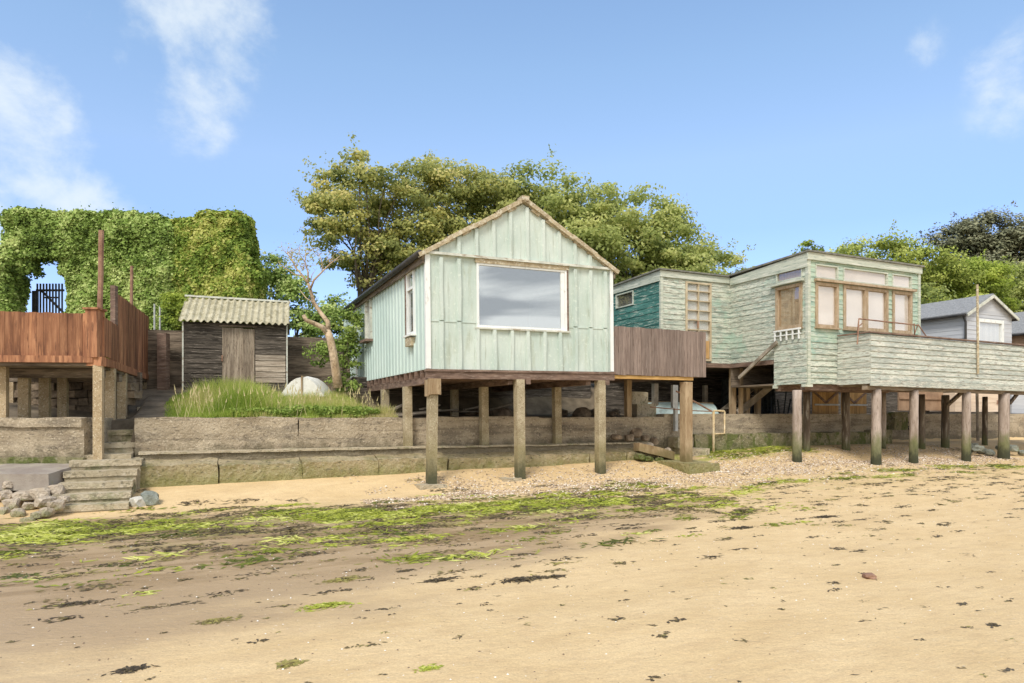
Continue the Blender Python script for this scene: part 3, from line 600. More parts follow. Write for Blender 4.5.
# ------------------------------------------------------------------ green weatherboard house
ZH = 3.04
hs = thing('weatherboard_house', 'peeling green weatherboard house with flat roof and large wooden windows', 'house', SITE, (9.74, 1.0, ZH))
U1, U2, VF = 9.74, 13.93, -.58
VB, UA = 2.17, 7.31; TF, TB = 5.66, 5.48
front = Wall((U1, VF), (1, 0), (0, -1)); left = Wall((U1, VB), (0, -1), (-1, 0)); back2 = Wall((UA, VB), (1, 0), (0, -1)); tealw = Wall((UA, 6.6), (0, -1), (-1, 0)); rightw = Wall((U2, VF), (0, 1), (1, 0))
wins = [(9.97, 10.78), (10.97, 12.66), (12.84, 13.63)]
fh = []
for a, b in wins: fh += [(a - U1, b - U1, 3.79, 4.92), (a - U1, b - U1, 5.02, 5.38)]
m = MB(); front.panel(m, U2 - U1, 2.36, 5.62, fh, .05, out=0); front.clap(m, U2 - U1, 3.42, 5.5, fh, .125); part('front_wall', m, MT['peelfresh'], hs)
m = MB(); front.clap(m, U2 - U1, 2.36, 3.42, [], .15, proud=.03); part('front_wall', m, MT['peel'], hs, 'weathered lower boards of the front wall')
lh = [(VB - .43, VB + .42, 3.80, 4.92), (VB - .43, VB + .42, 5.02, 5.40)]
m = MB(); LL = VB - VF; left.panel(m, LL, ZH, 5.46, lh, .05, z1b=5.62); left.clap(m, LL, ZH, 5.44, lh, .145, z1b=5.6); part('side_wall', m, MT['peel'], hs)
bx = MB(); lb = Wall((U1 - .06, .46), (0, -1), (-1, 0)); lb.panel(bx, .46 - VF + .0, 2.36, 3.5, (), .05); lb.clap(bx, .46 - VF + .02, 2.36, 3.5, (), .15); part('lower_box', bx, MT['peel'], hs)
dh = [(8.13 - UA, 9.03 - UA, ZH, 5.28)]
m = MB(); back2.panel(m, U1 - UA, ZH, 5.46, dh, .05); back2.clap(m, U1 - UA, ZH, 5.35, dh, .145); part('door_wall', m, MT['peel'], hs)
th_ = [(6.6 - 4.32, 6.6 - 3.42, 4.76, 5.18)]
m = MB(); tealw.panel(m, 6.6 - VB, ZH, 5.38, th_, .05, z1b=5.46); tealw.clap(m, 6.6 - VB, ZH, 5.3, th_, .17, z1b=5.42); part('teal_wall', m, MT['teal'], hs, 'dark teal side wall with a small window')
m = MB(); rightw.panel(m, 7, 2.36, 5.6); rightw.clap(m, 7, 2.36, 5.5, (), .145); bk = Wall((U2, 6.6), (-1, 0), (0, 1)); bk.panel(m, U2 - UA, ZH, 5.4); part('side_wall', m, MT['peel'], hs)
m = MB(); m.box(UA + .05, U2 - .05, VB, 6.5, ZH, ZH + .06); m.box(U1 + .06, U2 - .06, VF + .06, VB - .002, 3.2, 3.26); m.box(U1 + .1, U2 - .1, 3.4, 3.45, ZH + .1, 5.4); part('interior', m, MT['inside'], hs)
for (x, y) in ((U1, VF), (U2, VF)):
    m = MB(); m.box(x - .045, x + .045, y - .045, y + .045, 2.34, 5.5); part('corner_board', m, MT['fascia'], hs)
m = MB(); m.box(UA - .04, UA + .05, VB - .045, VB + .02, ZH, 5.36); part('corner_board', m, MT['fascia'], hs)
# fascia and roofs
m = MB()
front.box(m, -.08, U2 - U1 + .08, .03, .07, 5.46, 5.64)
left.box(m, 0.06, LL + .03, .03, .06, 5.28, 5.47, 5.64); back2.box(m, -.06, U1 - UA - .07, .03, .06, 5.33, 5.50); tealw.box(m, 0, 6.6 - VB + .03, .03, .06, 5.22, 5.42, 5.5)
m2 = part('fascia', m, MT['fascia'], hs)
m = MB(); m.hexa([(U1 - .1, VF - .11, 5.645), (U2 + .12, VF - .11, 5.645), (U2 + .12, 7, 5.35), (U1 - .1, 7, 5.35), (U1 - .1, VF - .11, 5.69), (U2 + .12, VF - .11, 5.69), (U2 + .12, 7, 5.40), (U1 - .1, 7, 5.40)])
m.hexa([(UA - .12, VB - .11, 5.51), (U1 - .12, VB - .11, 5.51), (U1 - .12, 7, 5.36), (UA - .12, 7, 5.36), (UA - .12, VB - .11, 5.55), (U1 - .12, VB - .11, 5.55), (U1 - .12, 7, 5.41), (UA - .12, 7, 5.41)])
part('roof', m, MT['felt'], hs)
for i, (a, b) in enumerate(wins):
    window(front, hs, a - U1, b - U1, 3.79, 4.92, .075, (-.04, .05), 'winwood', 'glass2', 'blind', muls=((b + a) / 2 - U1,) if i == 1 else (), mw=.13, nm='window', sill=(.02, .09, .035, 'winwood'), bo=-.03)
    window(front, hs, a - U1, b - U1, 5.02, 5.38, .03, (-.03, .035), 'fascia', 'glass2', 'blind', nm='transom_window', bo=-.028)
m = MB(); front.box(m, .18, 13.72 - U1, .028, .12, 4.94, 5.0); part('window_ledge', m, MT['winwood'], hs)
window(left, hs, VB - .43, VB + .42, 3.80, 4.92, .075, (-.04, .06), 'winwood', 'glass2', 'wicker', nm='window', sill=(.02, .09, .035, 'winwood'), bo=-.03)
window(left, hs, VB - .43, VB + .42, 5.05, 5.36, .03, (-.03, .035), 'fascia', 'glass2', 'wicker', nm='transom_window', bo=-.028)
m = MB(); left.box(m, VB - .56, VB + .5, .028, .15, 4.95, 5.02); part('window_ledge', m, MT['fascia'], hs)
m = MB()
for k in range(5): left.box(m, VB - .40 + k * .195, VB - .365 + k * .195, .10, .13, 3.5, 3.76)
left.box(m, VB - .42, VB + .45, .095, .135, 3.74, 3.78); left.box(m, VB - .42, VB + .45, .098, .132, 3.62, 3.645); part('balustrade', m, MT['white'], hs)
d0, d1 = 8.13 - UA, 9.03 - UA
fo = window(back2, hs, d0, d1, ZH + .05, 5.28, .05, (-.03, .05), 'doorwood', 'glass2', 'greyblind', muls=((d0 + d1) / 2,), rails=(3.95, 4.22, 4.49, 4.76, 5.03), mw=.026, nm='french_doors', bz=(3.6, 5.27))
m = MB(); back2.box(m, d0 + .061, d1 - .061, -.02, .02, ZH + .12, 3.66); part('door_panel', m, MT['gold'], fo)
m = MB(); back2.box(m, (d0 + d1) / 2 - .07, (d0 + d1) / 2 - .03, .05, .08, 4.0, 4.2); part('handle', m, MT['rust'], fo)
fo = window(tealw, hs, 6.6 - 4.32, 6.6 - 3.42, 4.76, 5.18, .035, (-.03, .045), 'fascia', 'glass2', 'felt', nm='window')
# understructure
m = MB(); m.box(UA, U1 + .1, VB - .02, VB + .12, 2.92, ZH - .003); m.box(U1 - .04, U1 + .1, .5, VB - .03, 2.92, ZH - .003)
m.box(U1 - .02, U2, VF + .07, VF + .22, 2.2, 2.355); m.box(U1 - .02, U2, .3, .46, 2.2, 2.355); part('floor_beams', m, MT['brownbeam'], hs)
m = MB(); m.box(U1 - .02, U2, VF + .06, VB - .05, 2.357, 2.40); m.box(UA, U2, VB + .121, 6.6, 2.96, ZH - .004); m.box(U1 + .02, U2, VB - .049, VB - .01, 2.36, ZH - .01); part('floor', m, MT['sleeper'], hs)
m = MB(); m.box(U1 - .12, U1 + .1, VF - .06, VF + .1, 2.28, 2.352); m.box(U1 - .14, U1 - .02, .36, .44, 2.27, 2.352); part('bearer_end', m, MT['fascia'], hs)
def pile(px, v, r, mat_, root, zt=2.2, lean=0):
    u = SITE.U(px, v); z0 = ground(u, v) - .3; m = MB(); m.smooth = True
    pts = [(u + lean * (1 - t), v, z0 + (zt - z0) * t) for t in np.linspace(0, 1, 9)]
    m.tube(pts, [r * random.uniform(.95, 1.06) * (1.06 - .1 * t) for t in np.linspace(0, 1, 9)], 12, .03); part('pile', m, MT[mat_], root)
for px, v, r, mt_ in ((797, -.42, .115, 'pile'), (806.5, .38, .095, 'darkpile'), (846, .38, .105, 'darkpile'), (883, .4, .08, 'pile')): pile(px, v, r, mt_, hs)
for px, v in ((735, VB), (749, VB), (760, 2.3)):
    u = SITE.U(px, v); m = MB(); post(m, u, v + .1, 1.4, 2.92, .14); part('post', m, MT['woodpost'], hs)
# outside stair under the house
m = MB(); sa = (SITE.U(735, 2.3), 2.3); sb = (SITE.U(772, 2.3), 2.3); za, zb = 1.62, SITE.Z(384, SITE.U(772, 2.3), 2.3)
stairs = thing('timber_stair', 'weathered timber stair rising under the green house', 'stairs', SITE, (sa[0], 1.9, 1.5))
for dv in (0, .7):
    m = MB(); m.beam((sa[0], 2.2 + dv, za), (sb[0] + .2, 2.2 + dv, zb + .15), .05, .2); part('stringer', m, MT['plank'], stairs)
m = MB()
for k in range(5):
    t = (k + .7) / 5.5; u = sa[0] + (sb[0] + .2 - sa[0]) * t; z = za + (zb + .15 - za) * t; m.box(u - .12, u + .12, 2.23, 2.87, z, z + .04)
part('treads', m, MT['plank'], stairs)
m = MB(); u0 = u1 = 9.6; v0 = SITE.V(739, u0); v1 = SITE.V(777, u1); m.beam((u0, v0, SITE.Z(378, u0, v0)), (u1, v1, SITE.Z(342, u1, v1)), .05, .09); part('handrail', m, MT['plank'], stairs)
m = MB(); u = SITE.U(741.5, 2.1); m.box(u - .05, u + .05, 2.08, 2.17, 1.5, SITE.Z(368, u, 2.1)); part('newel', m, MT['woodpost'], stairs)

# ------------------------------------------------------------------ long boarded deck on round piles
VD = -1.53; UD = 10.75
ld = thing('long_deck', 'long raised deck with bleached board sides on round piles beside the green house', 'deck', SITE, (UD, VD, 2.3), tilt=.008)
df = Wall((UD, VD), (1, 0), (0, -1)); dr = Wall((UD, VF - .03), (0, -1), (-1, 0))
m = MB(); df.panel(m, 10, 2.36, 3.55, (), .04); df.clap(m, 10, 2.46, 3.56, (), .135, proud=.028); df.box(m, 0, 10, .002, .034, 2.29, 2.455); part('front_boards', m, MT['peelgrey'], ld)
m = MB(); dr.panel(m, VF - .03 - VD, 2.36, 3.55, (), .04); dr.clap(m, VF - .03 - VD, 2.34, 3.56, (), .135); part('return_boards', m, MT['peelgrey'], ld)
m = MB(); m.box(UD - .05, UD + 10, VD - .05, VD + .06, 3.58, 3.615); m.box(UD - .05, UD + .05, VD + .06, VF - .05, 3.58, 3.615); part('top_rail', m, MT['brownbeam'], ld)
m = MB(); m.box(UD + .03, UD + 10, VD + .05, VF - .05, 2.57, 2.62); m.box(U2 + .12, UD + 10, VF, 1.2, 2.57, 2.62); m.box(UD, UD + 10, VD + .08, VD + .22, 2.2, 2.328); m.box(UD, UD + 10, VF - .2, VF - .08, 2.3, 2.5)
for k in range(20): m.box(UD + .3 + k * .5, UD + .36 + k * .5, VD + .05, .9, 2.40, 2.568)
part('deck_frame', m, MT['sleeper'], ld)
for px, v, r, mt_ in ((876.5, VD + .13, .115, 'pile'), (914, VD + .13, .105, 'pile'), (966.5, VD + .13, .105, 'pile'), (1004, VD + .13, .135, 'pile'), (921.5, .3, .1, 'darkpile'), (945.5, .3, .11, 'darkpile'), (1040, VD + .13, .12, 'pile'), (1030, .3, .1, 'darkpile'), (985, .5, .08, 'darkpile')): pile(px, v, r, mt_, ld, 2.22)
m = MB(); u0, u1 = SITE.U(948, -.6), SITE.U(965, -1.3); m.beam((u0, -.6, 1.9), (u1, -1.3, 2.3), .08, .08); u0 = SITE.U(1006, -1.2); m.beam((u0, -1.3, 1.95), (u0 + .45, -1.3, 2.3), .06, .08); part('brace', m, MT['darkpile'], ld)
m = MB(); u = SITE.U(978, VD - .06); m.tube([(u, VD - .06, SITE.Z(374, u, VD)), (u - .03, VD - .06, SITE.Z(285, u, VD))], .03, 8); solo('flag_pole', m, MT['verge'], 'thin bare pole fixed upright to the front of the long deck', 'pole', SITE)
# chairs / rail frame on the deck by the windows
m = MB(); a = SITE.U(859, VD + .25); b = SITE.U(915, VD + .4); z = 3.95
m.tube([(a - .25, VD + .1, 3.3), (a, VD + .25, z), (b, VD + .3, z - .03), (b + .35, VD + .1, 3.3)], .018, 6)
m.tube([(a + .2, VD + .5, 3.3), (a, VD + .25, z)], .016, 6); m.tube([(b - .25, VD + .25, z), (b, VD + .4, 3.3)], .016, 6); m.tube([(b - .1, VD + .5, 3.3), (b - .02, VD + .3, z)], .016, 6); m.tube([(a - .1, VD + .2, z - .22), (a + .17, VD + .3, z - .1)], .014, 6)
solo('metal_frame', m, MT['rust'], 'thin rusty metal frame standing on the long deck before the windows', 'metal frame', SITE)

# ------------------------------------------------------------------ grey chalets far right
def chalet(px, Y0, w_, ze, za, label, wm, rot=SITE.a, door=True, LEN=7.):
    fr = Fr(wx(px, Y0), Y0, rot); t = thing('chalet', label, 'chalet', fr, (0, 0, 2.6))
    f = Wall((0, 0), (1, 0), (0, -1)); l = Wall((0, LEN), (0, -1), (-1, 0)); r = Wall((w_, 0), (0, 1), (1, 0))
    m = MB(); dh_ = [(w_ * .22, w_ * .80, 2.8, ze - .35 + .18)] if door else []
    f.panel(m, w_, 2.6, ze, dh_); f.clap(m, w_, 2.6, ze - .02, dh_, .16); m.prism([(0, ze), (w_, ze), (w_ / 2, za)], -.015, .04, lambda x, z, q: (x, q, z)); part('front_wall', m, MT[wm], t)
    for q, L_ in ((l, LEN), (r, LEN)): m = MB(); q.panel(m, L_, 2.6, ze); q.clap(m, L_, 2.6, ze - .05, (), .16); part('side_wall', m, MT[wm], t)
    e = .18; sl_ = (za - ze) / (w_ / 2)
    for s_ in (-1, 1):
        m = MB(); x0 = w_ / 2; x1 = w_ / 2 + s_ * (w_ / 2 + e); z1 = za - sl_ * (w_ / 2 + e)
        m.hexa([(x0, -.15, za + .02), (x1, -.15, z1 + .02), (x1, LEN, z1 + .02), (x0, LEN, za + .02), (x0, -.15, za + .08), (x1, -.15, z1 + .08), (x1, LEN, z1 + .08), (x0, LEN, za + .08)]); part('roof', m, MT['slate'], t)
        m = MB(); m.beam((x0, -.165, za - .02), (x1, -.165, z1 - .02), .03, .1); part('bargeboard', m, MT['whitewood'], t)
        m = MB(); m.tube([(x1 + s_ * .03, -.1, z1 + .0), (x1 + s_ * .03, LEN, z1 + .0)], .05, 8); part('gutter', m, MT['dark'], t)
    m = MB(); m.tube([(-e, -.03, z1 - .05), (-.1, -.05, ze - .35), (-.1, -.05, 2.7)], .04, 8); part('downpipe', m, MT['dark'], t)
    if door:
        window(f, t, dh_[0][0], dh_[0][1], dh_[0][2], dh_[0][3], .12, (-.03, .05), 'white', 'glass2', 'greyblind', nm='front_shutter', bo=-.03)
    return t
chalet(966, 24.6, 2.75, 5.28, 5.98, 'small pale grey boarded chalet with a pitched shingle roof behind the long deck', 'greyboard')
chalet(1027, 27.5, 3.0, 4.95, 5.9, 'brown walled chalet with grey roof at the right edge', 'tanpanel', door=False)

# ------------------------------------------------------------------ sea walls
m = MB()
for q0, q1, dz_, dy_ in ((-5.2, -2.25, 0, 0), (-2.238, .6, -.012, .012), (.612, 3.3, .006, -.004), (3.312, 7.0, -.01, .01)): m.rough(q0, q1, 1.6 + dy_, 1.95, .7, 1.53 + dz_, .11, .022, 1 + q0)
sw_ = thing('sea_wall', 'long stepped concrete sea wall running in front of the shed and under the cabin', 'wall', SITE, (0, 1.7, .2))
part('upper_wall', m, MT['seawall'], sw_)
m = MB(); m.rough(-5.1, 6.3, 1.28, 1.62, .5, .86, .14, .03, 2); part('ledge', m, MT['seawall'], sw_)
m = MB(); m.rough(-5.12, 2.6, 1.23, 1.60, .855, .895, .1, .014, 12); m.rough(2.7, 6.32, 1.24, 1.60, .85, .885, .1, .018, 13); part('ledge_cap', m, MT['step'], sw_)
u = -5.05; i = 0
lw = MB()
while u < 6.2:
    wd = random.choice((1.05, 1.5, 1.3, 1.75, .9)); e = min(u + wd, 6.25)
    dz = random.uniform(-.03, .02)
    lw.rough(u, e - .02, .85 + random.uniform(-.02, .03), 1.32, -.2, .66 + dz, .12, .032, 10 + i, fn=lambda p: (p.x, p.y, p.z + (max(0, p.y - .85) * .18 if p.z > .4 else 0)))
    u = e; i += 1
part('block_course', lw, MT['lowwall'], sw_)
m = MB(); m.rough(7.0, 40, 1.62, 1.95, .6, 1.60, .17, .018, 4)
sw2 = thing('sea_wall', 'mossy concrete sea wall behind the round piles on the right', 'wall', SITE, (12, 1.7, .3))
part('upper_wall', m, MT['seawall'], sw2)
m = MB(); m.rough(7.6, 14.2, 1.1, 1.63, -.1, 1.06, .15, .03, 5); m.rough(14.6, 15.2, 1.1, 1.63, 0, 1.1, .15, .03, 6); part('lower_wall', m, MT['mosswall'], sw2)
# concrete block steps by the handrail
m = MB(); m.rough(7.15, 7.75, .75, 1.6, .2, .72, .15, .025, 8); m.rough(7.1, 7.58, 1.15, 1.6, .72, 1.0, .15, .02, 9); solo('concrete_block', m, MT['step'], 'short concrete block step beside the cream pipe rail', 'concrete step', SITE)

# main steps on the left
st = thing('beach_steps', 'worn concrete steps climbing from the beach beside the red fenced deck', 'steps', SITE, (-6, .3, 0))
YS = [(505, 10.7, 50, 128), (494, 10.95, 54, 130), (482.6, 11.2, 60, 132), (471, 11.45, 65, 136.5), (460.5, 11.7, 71, 141), (454.5, 12.05, 85, 131), (443, 12.45, 93, 134), (430, 12.85, 104, 134), (422.5, 13.3, 113, 134)]
def site_uv(X, Y):
    dx, dy = X - SITE.ox, Y - SITE.oy; return dx * SITE.c + dy * SITE.s, -dx * SITE.s + dy * SITE.c
for i, (py, Y, p0, p1) in enumerate(YS):
    m = MB(); X0, X1 = wx(p0, Y), wx(p1, Y + .18); z = wz(py, Y)
    u0, v0 = site_uv(X0, Y); u1, v1 = site_uv(X1, Y + .18)
    vm = v0 if i > 5 else (v0 + v1) / 2 - .05
    m.rough(u0 + .02, u1 - .02, vm + .035, vm + .75, z - .6, z - .095, .12, .018, 20 + i); q = part('step', m, MT['riser'], st)
    m = MB(); m.rough(u0, u1, vm + .012, vm + .74, z - .1, z, .1, .007, 50 + i); part('tread', m, MT['step'], q)
up = thing('garden_steps', 'upper concrete steps between the red fence and the grass bank', 'steps', SITE, (-5.9, 4, 1.5))
for (p0, p1, py, Y, h) in ((136, 171, 417.5, 14.6, .2), (137, 170, 407, 15.4, .3), (143, 176, 399.5, 16.2, .3), (146, 180, 394, 17, .3)):
    m = MB(); u0, v0 = site_uv(wx(p0, Y), Y); u1, _ = site_uv(wx(p1, Y), Y); z = wz(py, Y); m.rough(u0, u1, v0, v0 + .95, z - h, z, .15, .02, 3); part('step', m, MT['step'], up)

# ------------------------------------------------------------------ left deck with red-brown fence
YD = 12.0; D0 = Vector((wx(95, YD), YD)); DL = Vector((wx(-60, 11.75), 11.75)); DM = Vector((wx(116.5, 13.98), 13.98)); DE = Vector((wx(148, 18.2), 18.2))
rd = thing('fenced_deck', 'raised deck with red-brown board fence on pebbly concrete posts', 'deck', WORLD, (D0.x, D0.y, 2.5))
def fence(mb, p, q, zb0, zb1, zt0, zt1, wd=.14, th=.022):
    d = q - p; Ln = d.length; d.normalize(); n = Vector((d.y, -d.x)); a = 0
    while a < Ln - .02:
        b = min(a + wd * random.uniform(.85, 1.1), Ln); c0 = p + d * (a + .002); c1 = p + d * (b - .002); f = (a + b) / 2 / Ln
        zb = zb0 + (zb1 - zb0) * f; zt = zt0 + (zt1 - zt0) * f + random.uniform(-.006, .008); o = random.uniform(0, .006)
        P = lambda c, k: (c.x + n.x * k, c.y + n.y * k)
        mb.hexa([(*P(c0, th + o), zb), (*P(c1, th + o), zb), (*P(c1, 0), zb), (*P(c0, 0), zb), (*P(c0, th + o), zt), (*P(c1, th + o), zt), (*P(c1, 0), zt), (*P(c0, 0), zt)]); a = b
m = MB(); fence(m, DL, D0 - Vector((.1, 0)), 2.63, 2.63, 3.40, 3.38, .125); part('front_fence', m, MT['redfence'], rd)
m = MB(); fence(m, D0 + Vector((.09, .08)), DM, 2.64, 2.68, 3.33, 3.42); part('side_fence', m, MT['redfence'], rd)
m = MB(); fence(m, DM, DE, 2.62, 2.66, 4.08, 4.2); part('tall_fence', m, MT['redfence'], rd)
m = MB(); m.box(D0.x - .12, D0.x + .09, D0.y - .09, D0.y + .14, 2.6, 3.44); m.box(D0.x - .15, D0.x + .12, D0.y - .12, D0.y + .17, 3.442, 3.475); part('corner_post', m, MT['redfence'], rd)
m = MB(); m.box(DM.x - .07, DM.x + .03, DM.y - .1, DM.y + .0, 2.66, 4.24); part('tall_post', m, MT['brownbeam'], rd)
m = MB(); m.beam((DL.x, DL.y - .03, 2.565), (D0.x, D0.y - .03, 2.565), .1, .12); m.beam((D0.x + .06, D0.y, 2.55), (DM.x + .0, DM.y, 2.59), .1, .15); m.beam((DM.x, DM.y, 2.58), (DE.x, DE.y, 2.58), .1, .15)
m.beam((D0.x - .12, D0.y + .02, 2.53), (D0.x + .14, D0.y + .03, 2.53), .16, .16); part('rim_beam', m, MT['redfence'], rd)
m = MB(); m.prism([(DL.x, DL.y), (D0.x, D0.y), (DE.x, DE.y), (DL.x - 1, DE.y)], 2.45, 2.53, lambda x, y, t: (x, y, t)); part('deck_floor', m, MT['sleeper'], rd)
m = MB()
for Yb in (12.7, 14.3, 16): m.beam((-13, Yb, 2.36), (D0.x - (Yb - 12) * .38, Yb, 2.36), .12, .16)
part('floor_beams', m, MT['sleeper'], rd)
def dpost(x, y, z0, z1, w_=.17, yaw=.35):
    m = MB(); c, s_ = math.cos(yaw) * w_ / 2, math.sin(yaw) * w_ / 2
    r = [(x - c + s_, y - s_ - c), (x + c + s_, y + s_ - c), (x + c - s_, y + s_ + c), (x - c - s_, y - s_ + c)]
    m.hexa([(a, b, z0) for a, b in r] + [(a, b, z1) for a, b in r]); part('post', m, MT['deckpost'], rd)
dpost(D0.x + .05, D0.y + .02, .7, 2.46, .145, .3)
for px, Y in ((113, 13.4), (124.5, 14.9), (136, 16.5), (145.5, 18)): dpost(wx(px, Y) - .05, Y, 1.3, 2.5)
for px, Y in ((2, 12.25), (24.5, 12.9), (45, 13.4), (63, 14.2), (-30, 12.4), (10, 15)): dpost(wx(px, Y), Y, 1.3, 2.46)
# retaining wall below the deck
lwl = thing('deck_wall', 'pebbly concrete wall below the red fenced deck', 'wall', WORLD, (-9, 12, .5))
m = MB(); m.rough(-14, wx(86, 12.0), 11.95, 12.35, .82, 1.5, .13, .015, 31); m.rough(-14, wx(85, 12.0), 11.90, 12.3, 1.37, 1.53, .13, .02, 33); part('upper_wall', m, MT['seawall'], lwl)
m = MB(); x0, y0 = wx(92, 12.2), 12.2
m.rough(0, 1.2, 0, .3, .7, 1.52, .13, .015, 35, fn=lambda p: (x0 + .12 - p.x * .36 - p.y * .9, y0 + p.x * 1.0 - p.y * .3, p.z)); part('return_wall', m, MT['seawall'], lwl)
m = MB(); m.rough(-14, wx(84, 11.9), 11.86, 12.3, .4, .84, .13, .04, 34); part('stone_footing', m, MT['mosswall'], lwl)
m = MB(); m.rough(-14, wx(57, 11.2), 11.0, 11.95, .35, .63, .15, .012, 36, fn=lambda p: (p.x, p.y, p.z + (max(0, p.y - 11) * .12 if p.z > .5 else 0))); solo('concrete_apron', m, MT['slab'], 'flat grey concrete apron between the steps and the deck wall', 'concrete slab', WORLD)
# tall rusty poles on the deck
m = MB(); m.tube([(D0.x - .04, D0.y + .2, 3.4), (D0.x - .02, D0.y + .2, 4.0), (D0.x - .01, D0.y + .2, wz(229, 12.1))], .045, 8); solo('rusty_pole', m, MT['rust'], 'taller rusty pole rising from the corner post of the red fenced deck', 'pole', WORLD, group='poles on the red fenced deck')
Y = 18.0; m = MB(); m.tube([(wx(131, Y), Y, 3.2), (wx(131, Y) + .02, Y, wz(266, Y))], .04, 8); solo('rusty_pole', m, MT['rust'], 'shorter rusty pole behind the tall red-brown fence', 'pole', WORLD, group='poles on the red fenced deck')
# boulders by the apron
def rock(x, y, z, r, sq=.7, seed=0):
    m = MB(); import bmesh
    bm = bmesh.new(); bmesh.ops.create_icosphere(bm, subdivisions=2, radius=1)
    rs = random.Random(seed); ax = [rs.uniform(.8, 1.25), rs.uniform(.7, 1.1), sq * rs.uniform(.8, 1.1)]; an = rs.uniform(0, 3)
    for v in bm.verts:
        c = v.co; k = 1 + .35 * mnoise.noise(c * 1.3 + Vector((seed * 3.1, 0, 0))) + .1 * mnoise.noise(c * 4 + Vector((0, seed, 0)))
        q = Vector((max(-.78, min(.78, c.x)), max(-.78, min(.78, c.y)), max(-.75, min(.75, c.z)))) * k * r * 1.15
        q = Vector((q.x * ax[0], q.y * ax[1], q.z * ax[2])); v.co = Matrix.Rotation(an, 3, 'Z') @ q
    base = len(m.v); m.v = [(v.co.x + x, v.co.y + y, v.co.z + z) for v in bm.verts]; m.f = [tuple(v.index for v in f.verts) for f in bm.faces]; bm.free(); m.smooth = False
    return m
k = 0
for px, py, Y, r in ((6, 493, 10.9, .14), (25, 494, 10.9, .17), (42, 492, 10.9, .2), (57, 488, 11.0, .17), (64, 497, 10.7, .09), (-12, 495, 10.9, .2), (12, 502, 10.7, .16), (30, 504, 10.7, .12), (45, 500, 10.65, .2), (56, 503, 10.5, .14), (3, 511, 10.5, .14), (18, 511, 10.4, .12), (37, 513, 10.3, .1), (47, 510, 10.4, .13), (28, 519, 10.2, .10), (-15, 508, 10.6, .2), (8, 483, 11.0, .1)):
    k += 1; solo('boulder', rock(wx(px, Y), Y, wz(py, Y) - .03, r * .82, .75, k), MT['rock'], 'tan boulder in the loose heap left of the beach steps', 'boulder', WORLD, group='boulders left of the steps')
solo('boulder', rock(wx(137.5, 11.2), 11.2, ground(*site_uv(wx(137.5, 11.2), 11.2)) + .06, .13, .9, 41), MT['palerock'], 'whitish stone right beside the foot of the beach steps', 'boulder', WORLD)
solo('boulder', rock(wx(149, 11.3), 11.35, ground(*site_uv(wx(149, 11.35), 11.35)) + .07, .15, .9, 44), MT['greyrock'], 'grey stone leaning on the whitish stone by the steps', 'boulder', WORLD)
for j, (px, Y, r) in enumerate(((968, 19.6, .22), (978, 19.4, .26), (990, 19.5, .24), (1000, 19.8, .2), (983, 19.9, .25), (1012, 19.8, .3), (1023, 19.9, .24), (973, 20, .2))):
    u, v = site_uv(wx(px, Y), Y); solo('boulder', rock(wx(px, Y), Y, ground(u, min(v, 1.5)) + .10 + .12 * (j % 2), r * .62, .6, 60 + j), MT['greyrock'], 'grey green boulder heaped against the wall under the long deck', 'boulder', WORLD, group='boulders under the long deck')

# ------------------------------------------------------------------ timber retaining walls, stone wall
def sleepers(name, label, fr, x0, x1, y, z0, z1, mat_='shedwood', ph=.22):
    m = MB(); z = z0; 
    while z < z1 - .02:
        m.box(x0 + random.uniform(-.03, .03), x1 + random.uniform(-.03, .03), y + random.uniform(-.012, .012), y + .12, z, min(z + ph, z1) - .006); z += ph
    return solo(name, m, MT[mat_], label, 'wall', fr)
sleepers('retaining_wall', 'timber retaining wall under the back of the mint cabin, coloured near black for the shade', SITE, -.4, 7.0, 5.3, 1.45, 2.6)  # black default material paints in the shade under the cabin
sleepers('retaining_wall', 'timber retaining wall under the green house, coloured near black for the shade', SITE, 7.1, 22, 4.6, 1.45, 3.0)  # same black, painting in the shade under the house
sleepers('retaining_wall', 'stacked sleeper wall right of the black shed', SHED, 2.45, 5.0, 1.2, 2.1, 3.85, 'sleeper', .3)
sleepers('retaining_wall', 'stacked sleeper wall left of the black shed', SHED, -1.3, -.08, .6, 2.0, 3.85, 'sleeper', .26)
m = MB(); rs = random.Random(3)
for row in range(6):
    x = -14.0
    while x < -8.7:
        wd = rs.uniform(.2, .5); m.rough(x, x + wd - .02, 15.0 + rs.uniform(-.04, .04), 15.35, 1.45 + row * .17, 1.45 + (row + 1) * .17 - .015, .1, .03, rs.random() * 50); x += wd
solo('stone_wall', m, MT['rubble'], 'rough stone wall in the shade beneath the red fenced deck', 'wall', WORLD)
m = MB(); m.box(-16, -8.9, 16.2, 16.3, 1.3, 2.6); solo('shade_backing', m, MT['sleeper'], 'dark sheet standing for the shade at the back under the fenced deck', 'wall', WORLD)  # one plain sheet, its dark colour standing for the shade behind the stones

# posts between the deck and the shed
Y = 17.6; m = MB(); m.box(wx(157, Y), wx(166, Y), Y, Y + .2, 1.9, wz(333, Y)); solo('gate_post', m, MT['brownbeam'], 'thick dark brown post left of the black shed', 'post', WORLD)
Y = 18.6
for px, t_ in ((151.5, 330), (154.5, 304), (160, 306)):
    m = MB(); m.tube([(wx(px, Y), Y, 2.0), (wx(px, Y), Y, wz(t_, Y))], .05 if px < 152 else .025, 8)
    solo('steel_post', m, MT['steel'], {151.5: 'short thick galvanised post behind the tall fence', 154.5: 'tall thin galvanised pole next to the short thick post', 160: 'thin galvanised pole nearest the dark brown post'}[px], 'post', WORLD)
m = MB(); m.rough(wx(148, Y), wx(158, Y), Y + .2, Y + .5, 1.9, wz(372, Y), .2, .02, 5); solo('concrete_block', m, MT['step'], 'pale concrete block behind the galvanised posts', 'block', WORLD)

